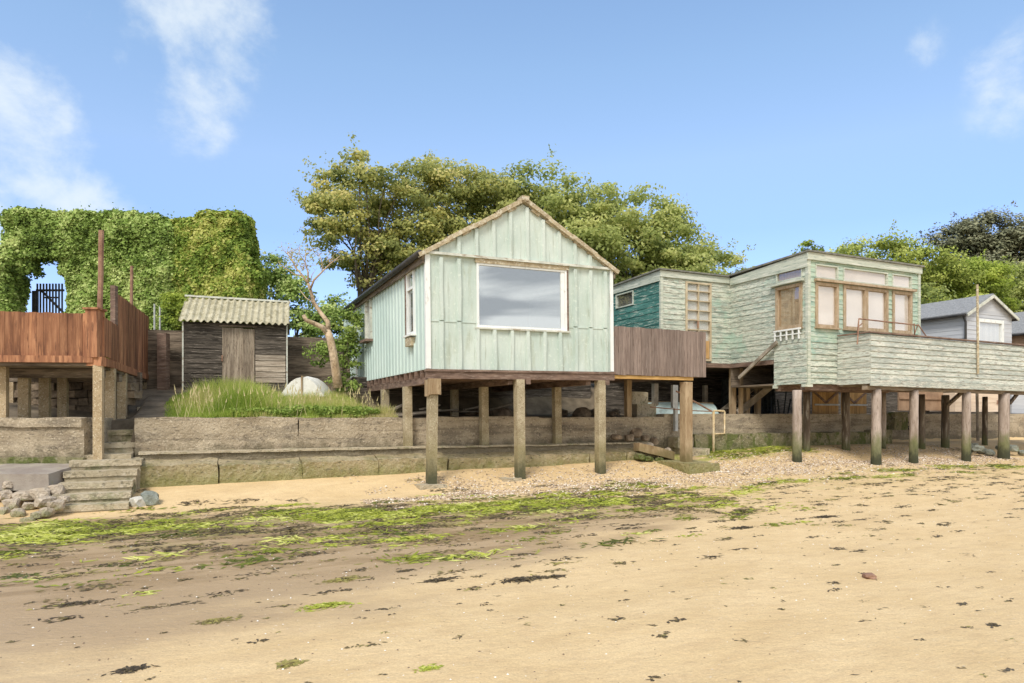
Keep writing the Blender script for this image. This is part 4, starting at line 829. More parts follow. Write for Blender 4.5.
# ------------------------------------------------------------------ black shed
sh = thing('garden_shed', 'small black boarded shed with a yellowed corrugated roof', 'shed', SHED, (1.35, 0, 2.0))
SW, SE_ = 2.55, 4.02
f = Wall((0, 0), (1, 0), (0, -1)); dho = [(.93, 1.74, 2.0, 3.92)]
m = MB(); f.panel(m, SW, 1.9, SE_, dho); f.clap(m, .93, 1.9, SE_, (), .13, proud=.02); fr2 = Wall((1.76, 0), (1, 0), (0, -1)); fr2.clap(m, SW - 1.76, 3.22, SE_, (), .13, proud=.02); fr2.clap(m, SW - 1.76, 1.9, 2.44, (), .13, proud=.02); part('front_wall', m, MT['shedwood'], sh)
m = MB(); fr2.clap(m, SW - 1.78, 2.45, 3.2, (), .15, proud=.024); part('patched_boards', m, MT['shedpale'], sh, 'paler replaced boards')
l = Wall((0, 2.2), (0, -1), (-1, 0)); r = Wall((SW, 0), (0, 1), (1, 0)); b = Wall((SW, 2.2), (-1, 0), (0, 1))
for q, Lq in ((l, 2.2), (r, 2.2), (b, SW)): m = MB(); q.panel(m, Lq, 1.9, SE_); part('side_wall', m, MT['shedwood'], sh)
m = MB()
for x0, x1, o in ((.935, 1.08, .01), (1.083, 1.22, .015), (1.223, 1.36, .01), (1.363, 1.45, .012)): f.box(m, x0, x1, 0, o, 2.0, 3.9)
d = part('door', m, MT['sheddoor'], sh)
m = MB()
for x0, x1 in ((1.453, 1.55), (1.553, 1.65), (1.653, 1.735)): f.box(m, x0, x1, -.01, .03, 2.0, 3.88)
part('door', m, MT['sheddoor'], sh)
m = MB(); f.box(m, .92, .95, .012, .04, 3.0, 3.16); part('hinge', m, MT['rust'], d)
m = MB(); f.box(m, .86, 1.8, .021, .05, 3.92, 3.96); part('door_head', m, MT['sleeper'], sh)
for x in (-.03, SW - .0):
    m = MB(); f.box(m, x, x + .035, -.02, .035, 1.9, SE_); part('corner_strip', m, MT['whitewood'], sh)
m = MB(); n = 17 * 6; y_e, y_t, z_e, z_t = -.22, 1.0, 4.02, 4.80
def cz(x): return .032 * math.sin(x / .16 * 2 * math.pi)
for i in range(n):
    xa, xb = -.08 + (SW + .16) * i / n, -.08 + (SW + .16) * (i + 1) / n; p = [(xa, y_e, z_e + cz(xa)), (xb, y_e, z_e + cz(xb)), (xb, y_t, z_t + cz(xb)), (xa, y_t, z_t + cz(xa))]
    m.hexa(p + [(x, y, z + .014) for x, y, z in p])
    p = [(xa, y_t, z_t + cz(xa)), (xb, y_t, z_t + cz(xb)), (xb, 2.4, 4.0 + cz(xb)), (xa, 2.4, 4.0 + cz(xa))]; m.hexa(p + [(x, y, z + .014) for x, y, z in p])
part('roof', m, MT['shedroof'], sh)
m = MB(); m.beam((-.1, y_t, z_t + .05), (SW + .1, y_t, z_t + .02), .12, .05); part('ridge_cap', m, MT['whitewood'], sh)

# ------------------------------------------------------------------ boats
def hull(fr, x0, y0, z0, Ln, B, H, yaw, mat_, label, axis_pts=10, keel=True, pinch=(.55, 0)):
    t = thing('upturned_dinghy', label, 'boat', fr, (x0, y0, z0)); m = MB(); m.smooth = True; n = 14; rows = []
    for i in range(axis_pts + 1):
        s_ = i / axis_pts; wd = B / 2 * (pinch[0] + (1 - pinch[0]) * math.sin(math.pi * min(1, s_ * .62 + .19))) * (1 if s_ < .55 else math.sqrt(max(0.0004, 1 - ((s_ - .55) / .45) ** 2.2)))
        hh = H * (.86 + .14 * math.sin(math.pi * s_)) * (1 if s_ < .8 else 1 - .5 * ((s_ - .8) / .2) ** 2)
        row = []
        for j in range(n + 1):
            a = math.pi * j / n; cx_, cz_ = math.cos(a), math.sin(a)
            row.append((wd * math.copysign(abs(cx_) ** .8, cx_), s_ * Ln, hh * (1 - abs(cx_) ** 1.7)))
        rows.append(row)
    c, s2 = math.cos(yaw), math.sin(yaw); tf = lambda p: (x0 + p[0] * c - p[1] * s2, y0 + p[0] * s2 + p[1] * c, z0 + p[2])
    for row in rows: m.v += [tf(p) for p in row]
    for i in range(axis_pts):
        for j in range(n): a = i * (n + 1) + j; m.f.append((a, a + 1, a + n + 2, a + n + 1))
    part('hull', m, MT[mat_], t)
    m = MB(); m.v = [tf(p) for p in rows[0]]; m.f = [tuple(range(n + 1))]; part('transom', m, MT[mat_], t)
    m = MB(); m.beam(tf((0, -.03, H * .86 + .01)), tf((0, Ln * .9, H * .98)), .035, .05); m.beam(tf((0, -.02, .02)), tf((0, -.02, H * .86)), .035, .035); part('keel', m, MT['woodpost' if keel else mat_], t)
    m = MB()
    for sgn in (-1, 1): m.tube([tf((r_[0 if sgn > 0 else -1][0], r_[0][1], .02)) for r_ in rows], .02, 6)
    part('gunwale', m, MT[mat_], t); return t
X, Y = wx(302, 16.6), 16.6
hull(WORLD, X, Y, wz(396.5, 16.6), 2.4, 1.3, .55, R(8), 'boatwhite', 'chalky white dinghy lying upside down in the long grass')
u = SITE.U(712, 3.0)
hull(SITE, u, 3.0, 1.58, 2.6, 1.1, .38, R(78), 'boatblue', 'pale blue dinghy lying upside down on the wall under the brown deck', pinch=(.4, 0))

# ------------------------------------------------------------------ pipe rails and things under the right-hand buildings
rl = thing('pipe_handrail', 'bent cream pipe rail with a dark sloping rail beside the block step', 'handrail', SITE, (8.05, 1.0, .4))
def sp(px, py, v): u = SITE.U(px, v); return (u, v, SITE.Z(py, u, v))
m = MB(); m.smooth = True; a = sp(713.5, 458, 1.0); b = sp(713.5, 411.5, 1.0); c = sp(724, 411, 1.1); d = sp(724.5, 433.5, 1.1); e = sp(713.5, 434, 1.0)
m.tube([(a[0], a[1], .3), b], .033, 8); m.tube([b, (b[0] + .03, 1.0, b[2] + .02), c, (c[0] + .02, 1.1, c[2] - .03), d, e], .026, 8); part('upright', m, MT['creampipe'], rl)
m = MB(); m.tube([sp(676, 391, 1.3), sp(712, 411.5, 1.0)], .022, 8); m.tube([sp(650, 407, 1.5), sp(690, 410.5, 1.2), sp(712, 411.5, 1.0)], .015, 6); part('sloping_rail', m, MT['rust'], rl)
m = MB(); a = sp(675.5, 431, 1.5); m.box(a[0] - .045, a[0] + .045, 1.45, 1.54, a[2], 2.36); m.box(a[0] - .12, a[0] - .048, 1.45, 1.54, a[2] + .6, 2.36); solo('steel_post', m, MT['steel'], 'square grey steel post standing against the wall under the brown deck', 'post', SITE)
for (p0, p1, q0, q1, v, nm) in ((632, 648, 392, 404, 2.6, 'upper small pale concrete block of the two on the wall'), (637, 656, 404, 414, 2.3, 'lower wide pale concrete block on the wall under the brown deck')):
    m = MB(); a = sp(p0, q1, v); b = sp(p1, q0, v); m.rough(a[0], b[0], v, v + .35, a[2] if q1 < 410 else 1.5, b[2], .2, .015, 3); solo('concrete_block', m, MT['step'], nm, 'block', SITE)
m = MB(); a = sp(886, 427, 1.5); b = sp(899, 412, 1.5); m.rough(a[0], b[0], 1.2, 1.6, 1.1, b[2], .2, .02, 3); solo('concrete_block', m, MT['mosswall'], 'mossy block standing on the lower wall behind the piles', 'block', SITE)
# loose rubble below brown deck
for j, (px, py, r, v, mt_) in enumerate(((636, 429, .17, 1.35, 'rubble'), (645, 434, .12, 1.3, 'rubble'), (629, 434, .13, 1.3, 'rubble'), (650, 441, .1, 1.2, 'rock'), (616, 433, .12, 1.35, 'rubble'), (638, 445, .12, 1.1, 'rock'), (668, 447, .12, .9, 'rock'), (654, 437, .13, 1.25, 'rubble'))):
    a = sp(px, py + 4, v); solo('stone', rock(a[0], a[1], a[2], r, .8, 80 + j), MT[mt_], 'broken stone lying on the wall ledge under the brown deck', 'stone', SITE, group='broken stones on the ledge')
for j, (px, py) in enumerate(((640, 458), (647, 460), (659, 461))):
    a = sp(px, py, .7); solo('stone', rock(a[0], a[1], a[2] + .03, .13, .6, 95 + j), MT['mosswall'], 'green weeded stone on the sand beside the fallen timber', 'stone', SITE, group='green stones by the timber')
m = MB(); m.rough(-.5, .5, -.12, .12, -.1, .1, .15, .02, 3, fn=lambda p: (lambda a: (a[0] + p.x * .92, a[1] + p.y - p.x * .2, a[2] + p.z - p.x * .22))(sp(654, 451, .75))); solo('fallen_timber', m, MT['woodpost'], 'thick fallen timber baulk lying against the foot of the wall', 'timber', SITE)
# planks under the cabin
rs = random.Random(11)
for j in range(12):
    if j < 7: u, v = rs.uniform(.1, 1.4), rs.uniform(2.1, 3.2)
    else: u, v = rs.uniform(1.8, 6), rs.uniform(3, 4.6)
    an = rs.uniform(-.5, .4); Ln = rs.uniform(.5, 1.1); z = 1.56 + .05 * (j % 4); m = MB()
    m.beam((u - Ln / 2 * math.cos(an), v - Ln / 2 * math.sin(an), z), (u + Ln / 2 * math.cos(an), v + Ln / 2 * math.sin(an), z + rs.uniform(-.02, .22)), rs.uniform(.08, .16), .04)
    solo('loose_plank', m, MT['plank'], 'grey loose plank in the clutter under the mint cabin', 'plank', SITE, group='planks under the cabin')
for j in range(16):
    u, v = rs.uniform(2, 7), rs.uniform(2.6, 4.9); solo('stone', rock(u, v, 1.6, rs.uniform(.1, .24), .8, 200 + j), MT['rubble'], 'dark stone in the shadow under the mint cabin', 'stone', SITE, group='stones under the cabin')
# golden braced doors, cream locker, tan panel
def braced(p0, p1, v, label):
    a = SITE.U(p0, v); b = SITE.U(p1, v); t = thing('plank_gate', label, 'gate', SITE, (a, v, 1.55)); w3 = Wall((a, v), (1, 0), (0, -1)); Ln = b - a; m = MB(); n = max(2, int(Ln / .13))
    for k in range(n): w3.box(m, Ln * k / n + .004, Ln * (k + 1) / n - .004, 0, .02, 1.6, 2.34)
    part('boards', m, MT['gold'], t); m = MB()
    m.beam(w3.pt(.05, .035, 2.28), w3.pt(Ln / 2, .035, 1.95), .03, .06); m.beam(w3.pt(Ln - .05, .035, 2.28), w3.pt(Ln / 2, .035, 1.95), .03, .06); part('brace', m, MT['brownbeam'], t)
    m = MB(); w3.box(m, .05, Ln - .02, .055, .075, 1.86, 1.91); part('bar', m, MT['steel'], t)
braced(812, 838, 2.0, 'golden braced plank gate on the wall, left one of the pair')
braced(841, 866, 2.0, 'golden braced plank gate on the wall, right one of the pair')
lk = thing('cream_locker', 'cream boarded locker with rusty hinges standing on the wall under the long deck', 'locker', SITE, (SITE.U(976, 2.1), 2.1, 1.6))
a, b = SITE.U(955, 2.0), SITE.U(998, 2.0); w3 = Wall((a, 2.0), (1, 0), (0, -1)); m = MB(); m.box(a, b, 2.0, 2.9, 1.68, 2.34); w3.clap(m, b - a, 1.68, 2.3, (), .16, proud=.012); part('body', m, MT['cream'], lk)
m = MB(); w3.box(m, .35, .75, .015, .03, 1.86, 1.9); w3.box(m, .62, .68, .03, .05, 1.78, 2.02); w3.box(m, b - a - .1, b - a - .03, .015, .03, 1.95, 2.1); part('hinge', m, MT['rust'], lk)
m = MB(); a, b = SITE.U(899, 2.4), SITE.U(943, 2.4); m.box(a, b, 2.4, 2.45, 1.72, 2.5); m.box(a, b, 2.36, 2.399, 2.1, 2.15); solo('board_panel', m, MT['tanpanel'], 'tan board panel closing the space behind the round piles', 'panel', SITE)
m = MB(); a = SITE.U(958, 1.5); 
m.tube([(SITE.U(978, 1.35), 1.35, .6), (SITE.U(977, 1.4), 1.4, 2.3)], .045, 8); solo('prop_post', m, MT['plank'], 'slim grey prop standing before the cream locker', 'post', SITE)
for px, lb in ((1018, 'pale blue grey door leaf under the right end of the long deck'),):
    a, b = SITE.U(1012, 2.2), SITE.U(1034, 2.2); m = MB(); m.box(a, b, 2.2, 2.26, 1.62, 2.5); solo('door_leaf', m, MT['greyboard'], lb, 'door', SITE)
m = MB(); a, b = SITE.U(722, 3.4), SITE.U(775, 3.4)
for k in range(26):
    x0 = a + (b - a) * k / 26; x1 = a + (b - a) * (k + 1) / 26; y0 = 3.4 + .06 * math.sin(k * 1.3); y1 = 3.4 + .06 * math.sin((k + 1) * 1.3); m.hexa([(x0, y0, 1.5), (x1, y1, 1.5), (x1, y1 + .02, 1.5), (x0, y0 + .02, 1.5), (x0, y0, 2.7), (x1, y1, 2.7), (x1, y1 + .02, 2.7), (x0, y0 + .02, 2.7)])
solo('hanging_netting', m, MT['net'], 'dark netting hung behind the timber stair', 'netting', SITE)
for j in range(8):
    u = SITE.U(757 + j * 4, 2.6); m = MB(); m.beam((u, 2.5, 1.55), (u + rs.uniform(.1, .5), 2.7, 1.55 + rs.uniform(.4, .8)), .03, .05); solo('leaning_lath', m, MT['net'], 'dark lath leaning in the heap beneath the timber stair', 'lath', SITE, group='laths under the stair')
# beach chair silhouette on the ledge
m = MB(); a = sp(902, 420, 1.35); m.tube([(a[0], 1.35, 1.1), (a[0] + .3, 1.35, 1.35)], .02, 6); m.tube([(a[0] + .1, 1.35, 1.45), (a[0] + .25, 1.35, 1.2), (a[0] + .5, 1.35, 1.22)], .03, 6); m.tube([(a[0] + .35, 1.35, 1.08), (a[0] + .2, 1.35, 1.3)], .02, 6); solo('folded_frame', m, MT['dark'], 'small black folded frame on the mossy wall between the piles', 'frame', SITE)

# ------------------------------------------------------------------ foliage
def leaves(cent, nrm, size, tint, asp=.6):
    """one diamond leaf per centre; cent (n,3), nrm (n,3)"""
    n = len(cent); r = RNG.normal(size=(n, 3)); nrm = nrm / np.linalg.norm(nrm, axis=1, keepdims=True)
    a = np.cross(nrm, r); a /= np.linalg.norm(a, axis=1, keepdims=True) + 1e-9; b = np.cross(nrm, a)
    s_ = size[:, None]; P = np.empty((n, 4, 3)); P[:, 0] = cent - a * s_; P[:, 1] = cent - b * s_ * asp; P[:, 2] = cent + a * s_; P[:, 3] = cent + b * s_ * asp
    return P.reshape(-1, 3), np.repeat(tint, 4)
def leafmesh(name, P, T, mat_, o):
    n = len(P) // 4; me = bpy.data.meshes.new(name); me.vertices.add(4 * n); me.vertices.foreach_set('co', (P - np.array(o)).astype(np.float32).ravel())
    me.loops.add(4 * n); me.loops.foreach_set('vertex_index', np.arange(4 * n, dtype=np.int32)); me.polygons.add(n); me.polygons.foreach_set('loop_start', np.arange(0, 4 * n, 4, dtype=np.int32))
    me.update(calc_edges=True); at = me.attributes.new('tint', 'FLOAT', 'POINT'); at.data.foreach_set('value', T.astype(np.float32)); me.materials.append(mat_); return me
def leafpart(name, P, T, mat_, parent):
    o = ORG[parent.name]; ob = bpy.data.objects.new(name, leafmesh(name, P, T, mat_, o)); COL.objects.link(ob); ob.parent = parent; ORG[ob.name] = o; return ob
def crown_clusters(blobs, per, rc):
    """cluster centres spread through ellipsoids, denser towards their outer shell"""
    out = []
    for (cx, cy, cz_, rx, ry, rz) in blobs:
        k = int(per * rx * rz)
        d = RNG.normal(size=(k, 3)); d /= np.linalg.norm(d, axis=1, keepdims=True); r = RNG.uniform(.35, 1.0, k) ** .55
        r *= 1 + .16 * np.array([mnoise.noise(Vector((float(q[0]) * 2 + cx, float(q[1]) * 2, float(q[2]) * 2 + cz_))) for q in d])
        out.append(np.stack([cx + d[:, 0] * r * rx, cy + d[:, 1] * r * ry, cz_ + d[:, 2] * r * rz], 1))
    return np.concatenate(out)
def make_tree(name, label, cat, base, blobs, mat_, per=14, rc=.5, nl=90, ls=.1, group=None, limbs=14, tr_=.25, flat=.6, up=.5, bark='bark', trk=.45, dens=2.0, lsc=.74, trunkpts=None, tips=40, tb=0.):
    t = thing(name, label, cat, WORLD, base, group); C = crown_clusters(blobs, per, rc)
    top = C[:, 2].max(); bot = C[:, 2].min(); ps = []; ts = []
    for c in C:
        k = int(nl * dens * RNG.uniform(.5, 1.3)); r = rc * RNG.uniform(.6, 1.25)
        d = RNG.normal(size=(k, 3)); d /= np.linalg.norm(d, axis=1, keepdims=True); rr = RNG.uniform(0, 1, k) ** .45
        p = c + d * (rr * r)[:, None] * np.array([1.2, 1.2, flat]); base_t = RNG.normal(.46, .17) + tb
        nrm = d * .8 + RNG.normal(size=(k, 3)) * .45 + np.array([0, -.35, up]); ps.append((p, nrm, ls * lsc * RNG.uniform(.6, 1.3, k), np.clip(base_t + RNG.normal(0, .13, k) + .12 * d[:, 2], 0, .94)))
    # thin outlying sprigs that break up the outline
    for c in C[RNG.integers(0, len(C), tips)]:
        ctr = np.array([np.mean([b[0] for b in blobs]), np.mean([b[1] for b in blobs]), np.mean([b[2] for b in blobs])]); d = c - ctr; d[2] = abs(d[2]) * .6 + .5; d /= np.linalg.norm(d)
        k = 26; tt = RNG.uniform(0, 1, k)[:, None]; p = c + d * (rc * .5 + tt * rc * 1.0) + RNG.normal(size=(k, 3)) * .16 * rc; ps.append((p, RNG.normal(size=(k, 3)), ls * lsc * RNG.uniform(.5, 1, k), np.clip(RNG.normal(.5, .15, k), 0, .94)))
    P, T = leaves(np.concatenate([a[0] for a in ps]), np.concatenate([a[1] for a in ps]), np.concatenate([a[2] for a in ps]), np.concatenate([a[3] for a in ps]))
    leafpart('crown', P, T, MT[mat_], t)
    tr_ *= trk; m = MB(); m.smooth = True; b = Vector(base); ctr = Vector((float(np.mean(C[:, 0])), float(np.mean(C[:, 1])), float(bot + (top - bot) * .3)))
    fork = b.lerp(ctr, .75); mid = b.lerp(fork, .5) + Vector((random.uniform(-.2, .2), 0, 0)); m.tube([b - Vector((0, 0, .5)), mid, fork], [tr_, tr_ * .8, tr_ * .65], 8, .05)
    for c in C[RNG.integers(0, len(C), limbs)]:
        e = Vector([float(x) for x in c]); s0 = mid.lerp(fork, random.uniform(.2, 1)); k1 = s0.lerp(e, .4) + Vector((random.uniform(-.3, .3), random.uniform(-.3, .3), random.uniform(.1, .6))); m.tube([s0, k1, s0.lerp(e, .75) + Vector((0, 0, .2)), e], [tr_ * .4, tr_ * .28, tr_ * .15, .02], 6, .05)
    part('trunk', m, MT[bark], t); return t
def bl(px, py, rx, rz, Y, ry=None):
    return (wx(px, Y), Y, wz(py, Y), rx / F * Y, (ry or rx * .8) / F * Y, rz / F * Y)
LB = 2.9
make_tree('oak_tree', 'tall bronze-leaved tree with open branches left of the mint cabin roof', 'tree', (wx(342, 25), 25, LB),
    [bl(372, 187, 55, 36, 25), bl(335, 213, 38, 28, 24.5), bl(355, 243, 48, 28, 25), bl(405, 225, 45, 50, 25.5), bl(420, 182, 35, 25, 26), bl(385, 275, 40, 24, 26)], 'l_oak', 16, .55, 95, .095, 'trees behind the cabins', 26, .28, .5, tips=60, tb=.04)
make_tree('oak_tree', 'bronze-leaved tree behind the left slope of the cabin roof', 'tree', (wx(455, 27), 27, LB),
    [bl(450, 193, 45, 34, 27), bl(478, 222, 55, 48, 27), bl(430, 255, 55, 45, 26.5), bl(500, 200, 42, 30, 27.5)], 'l_oak', 15, .6, 90, .1, 'trees behind the cabins', 14, tips=45)
make_tree('oak_tree', 'olive green tree directly behind the cabin ridge', 'tree', (wx(545, 27), 27, LB),
    [bl(535, 198, 42, 30, 27), bl(578, 215, 46, 34, 27), bl(560, 248, 70, 50, 26.5), bl(520, 235, 50, 45, 27.5)], 'l_olive', 15, .6, 95, .1, 'trees behind the cabins', 12, tips=40, tb=.08)
make_tree('oak_tree', 'olive green tree between the cabin and the teal wall', 'tree', (wx(640, 27), 27, LB),
    [bl(635, 222, 46, 34, 27), bl(620, 260, 60, 45, 26.5), bl(672, 243, 40, 36, 27), bl(600, 228, 36, 34, 27.5), bl(665, 270, 50, 34, 26.5)], 'l_olive', 15, .6, 95, .1, 'trees behind the cabins', 12, tips=40, tb=.04)
make_tree('oak_tree', 'lower olive tree peeping over the roof of the door wing', 'tree', (wx(705, 28), 28, LB),
    [bl(700, 265, 34, 26, 28), bl(680, 285, 50, 30, 27), bl(738, 280, 30, 20, 28)], 'l_olive', 15, .55, 90, .1, 'trees behind the cabins', 10, tips=40, tb=.1)
make_tree('young_tree', 'thin young tree tip showing above the green house roof corner', 'tree', (wx(810, 28), 28, LB), [bl(810, 256, 12, 18, 28), bl(812, 246, 6, 8, 28)], 'l_bright', 26, .35, 60, .09, None, 4, .1, tips=12)
make_tree('hawthorn', 'rounded olive green tree behind the right end of the green house', 'tree', (wx(880, 33), 33, LB),
    [bl(865, 262, 42, 26, 33), bl(905, 268, 40, 26, 33), bl(940, 290, 40, 32, 33), bl(835, 268, 30, 18, 33)], 'l_privet', 17, .6, 95, .1, None, 8, tips=35)
make_tree('sycamore', 'bright lime green tree in front of the dark pine', 'tree', (wx(965, 34), 34, LB),
    [bl(965, 275, 32, 24, 34), bl(940, 290, 30, 26, 34), bl(985, 290, 26, 30, 34), bl(930, 320, 40, 30, 34)], 'l_bright', 17, .5, 100, .1, None, 8, tips=35)
make_tree('hawthorn', 'dull green bush at the right edge below the dark pine', 'tree', (wx(1015, 37), 37, LB), [bl(1012, 290, 30, 26, 37), bl(1035, 285, 34, 30, 37), bl(1000, 310, 40, 30, 37), bl(1110, 300, 60, 40, 37)], 'l_olive', 14, .6, 85, .1, None, 6, tips=20)
make_tree('pine_tree', 'dark pine with upright needle tufts at the right edge', 'tree', (wx(985, 42), 42, LB),
    [bl(962, 238, 24, 20, 42), bl(992, 234, 36, 20, 42), bl(1000, 262, 55, 32, 42), bl(1040, 245, 40, 34, 42)], 'l_pine', 10, .75, 150, .13, None, 14, .3, .7, 1.2, tips=80)
make_tree('shrub', 'dark green shrub between the hedge and the bare tree', 'shrub', (wx(278, 21.5), 21.5, LB), [bl(266, 272, 14, 18, 21.3), bl(277, 288, 18, 28, 21.5), bl(298, 300, 22, 26, 21.5), bl(315, 322, 25, 18, 21.5), bl(345, 318, 30, 20, 22)], 'l_ivy', 30, .38, 80, .075, None, 6, .12, tips=20, tb=.05)
make_tree('shrub', 'low dark shrubs mass beside the back of the cabin wall', 'shrub', (wx(380, 29), 29, LB), [bl(330, 335, 40, 22, 29), bl(400, 320, 40, 40, 29), bl(470, 310, 60, 50, 30), bl(600, 310, 80, 40, 30), bl(740, 315, 70, 35, 30), bl(860, 315, 80, 35, 31)], 'l_olive', 9, .7, 80, .11, None, 8, tips=10, tb=-.1)
Y = 18.6; make_tree('shrub', 'small bright clipped shrub at the left corner of the shed roof', 'shrub', (wx(176, Y), Y, 2.6), [bl(178, 314, 12, 18, Y), bl(174, 302, 9, 9, Y)], 'l_bright', 110, .2, 60, .05, None, 3, .04, tips=8, tb=-.05)
Y = 18.2
make_tree('elder_bush', 'elder bush with cream blossom between the bare tree and the cabin', 'shrub', (wx(343, Y), Y, 2.1),
    [bl(346, 330, 14, 22, Y), bl(348, 355, 12, 22, Y), bl(322, 352, 14, 12, Y), bl(345, 383, 16, 9, Y - .6), bl(352, 318, 8, 9, Y)], 'l_elder', 90, .2, 46, .055, None, 10, .04, tips=20)
# blossom heads of the elder
# hedges
def superell(boxes, dens, disp=.13, p=6.5):
    cs, ns = [], []
    for (x0, x1, y0, y1, z0, z1) in boxes:
        c = np.array([(x0 + x1) / 2, (y0 + y1) / 2, (z0 + z1) / 2]); h = np.array([(x1 - x0) / 2, (y1 - y0) / 2, (z1 - z0) / 2])
        ar = 2 * ((x1 - x0) * (z1 - z0) * 2 + (y1 - y0) * (z1 - z0) + (x1 - x0) * (y1 - y0)); k = int(ar * dens)
        f = RNG.integers(0, 6, k * 2); areas = np.array([h[1] * h[2], h[1] * h[2], h[0] * h[2] * 1.6, h[0] * h[2] * .4, h[0] * h[1], h[0] * h[1] * .1]); f = RNG.choice(6, k, p=areas / areas.sum())
        d = RNG.uniform(-1, 1, (k, 3)); 
        for i, (ax, s_) in enumerate(((0, -1), (0, 1), (1, -1), (1, 1), (2, 1), (2, -1))): d[f == i, ax] = s_
        r = (np.abs(d) ** p).sum(1) ** (-1 / p); q = d * r[:, None]; nr = np.sign(q) * np.abs(q) ** (p - 1) / h; nr /= np.linalg.norm(nr, axis=1, keepdims=True)
        w_ = c + q * h; nz = np.array([mnoise.noise(Vector(x) * 1.1) * 1.3 + mnoise.noise(Vector(x) * 3.3) * .7 for x in w_.tolist()])
        w_ = w_ + nr * (nz * disp + RNG.uniform(-.13, .07, k))[:, None]; cs.append(w_); ns.append(nr)
    return np.concatenate(cs), np.concatenate(ns)
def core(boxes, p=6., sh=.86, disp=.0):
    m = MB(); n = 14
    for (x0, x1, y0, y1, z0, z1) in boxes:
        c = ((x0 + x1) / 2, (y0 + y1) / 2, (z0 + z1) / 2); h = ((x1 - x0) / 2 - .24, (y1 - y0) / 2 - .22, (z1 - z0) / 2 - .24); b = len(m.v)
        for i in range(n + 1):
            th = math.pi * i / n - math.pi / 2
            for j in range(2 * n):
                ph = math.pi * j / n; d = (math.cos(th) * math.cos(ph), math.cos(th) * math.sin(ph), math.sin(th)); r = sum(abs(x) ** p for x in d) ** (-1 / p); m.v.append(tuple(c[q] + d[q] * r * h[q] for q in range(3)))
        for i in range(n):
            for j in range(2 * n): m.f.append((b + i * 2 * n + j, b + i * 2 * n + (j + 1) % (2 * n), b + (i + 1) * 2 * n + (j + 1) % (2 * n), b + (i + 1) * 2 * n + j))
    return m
def hedge(label, boxes, mat_, dens, ls, base, tips=120):
    t = thing('hedge', label, 'hedge', WORLD, base); c, n = superell(boxes, dens); k = len(c)
    tn = np.array([mnoise.noise(Vector(x) * 1.0) * .45 + mnoise.noise(Vector(x) * 4) * .4 + .06 for x in c.tolist()])
    nr = n * .8 + RNG.normal(size=(k, 3)) * .55 + np.array([0, 0, .35]); T = np.clip(.45 + tn + RNG.normal(0, .17, k), 0, 1)
    top = c[c[:, 2] > np.quantile(c[:, 2], .93)]; q = top[RNG.integers(0, len(top), tips)]; q2 = np.concatenate([q + RNG.normal(size=q.shape) * .05 + np.array([RNG.uniform(-.1, .1), 0, z]) for z in (-.02, .03, .08, .13)])
    c = np.concatenate([c, q2]); nr = np.concatenate([nr, RNG.normal(size=q2.shape)]); T = np.concatenate([T, np.full(len(q2), .35)]); S_ = ls * RNG.uniform(.6, 1.3, len(c)); S_[-len(q2):] *= .6
    P, TT = leaves(c, nr, S_, T, .75); leafpart('foliage', P, TT, MT[mat_], t); part('shade_core', core(boxes), MT['core'], t)  # solid dark core stands for the shade between the leaves
YH = 19.2
hx = lambda px: wx(px, YH); hz = lambda py: wz(py, YH)
hedge('tall ivy green hedge with an arched opening over the picket gate', [(hx(59), hx(172), YH, YH + 1.5, 2.6, hz(213)), (hx(0), hx(90), YH, YH + .7, hz(259), hz(210)), (hx(-90), hx(11), YH - .1, YH + .7, 2.6, hz(248)), (hx(8), hx(28), YH + .1, YH + .5, hz(272), hz(250)), (hx(56), hx(70), YH + .1, YH + .5, hz(274), hz(250))], 'l_ivy', 1250, .052, (hx(100), YH + .8, 2.6))
hedge('tall yellow green hedge standing behind the black shed', [(hx(150), hx(220), YH + .2, YH + 1.4, 2.6, hz(214)), (hx(182), hx(243), YH + .3, YH + 1.3, 2.8, hz(208)), (hx(232), hx(250), YH + .5, YH + 1.3, 2.6, hz(262))], 'l_hedge', 1250, .052, (hx(210), YH + .8, 2.6))
gt = thing('picket_gate', 'dark picket gate standing in the arch of the hedge', 'gate', WORLD, (hx(47), YH + .9, 3))
m = MB(); Yg = YH + .9
for k in range(9): x = wx(37 + k * 3.1, Yg); m.box(x - .02, x + .02, Yg, Yg + .03, 3.0, wz(283.5, Yg))
part('pickets', m, MT['dark'], gt)
m = MB(); m.box(wx(35, Yg), wx(63, Yg), Yg + .031, Yg + .07, wz(291, Yg), wz(289, Yg)); m.beam((wx(40, Yg), Yg + .05, wz(290, Yg)), (wx(62, Yg), Yg + .05, wz(312, Yg)), .03, .06); m.box(wx(42, Yg), wx(58, Yg), Yg + .031, Yg + .07, wz(298, Yg), wz(296.5, Yg)); part('rails', m, MT['dark'], gt)
m = MB(); m.box(wx(33, Yg), wx(37, Yg), Yg - .05, Yg + .08, 3, wz(291, Yg)); part('gate_post', m, MT['dark'], gt)
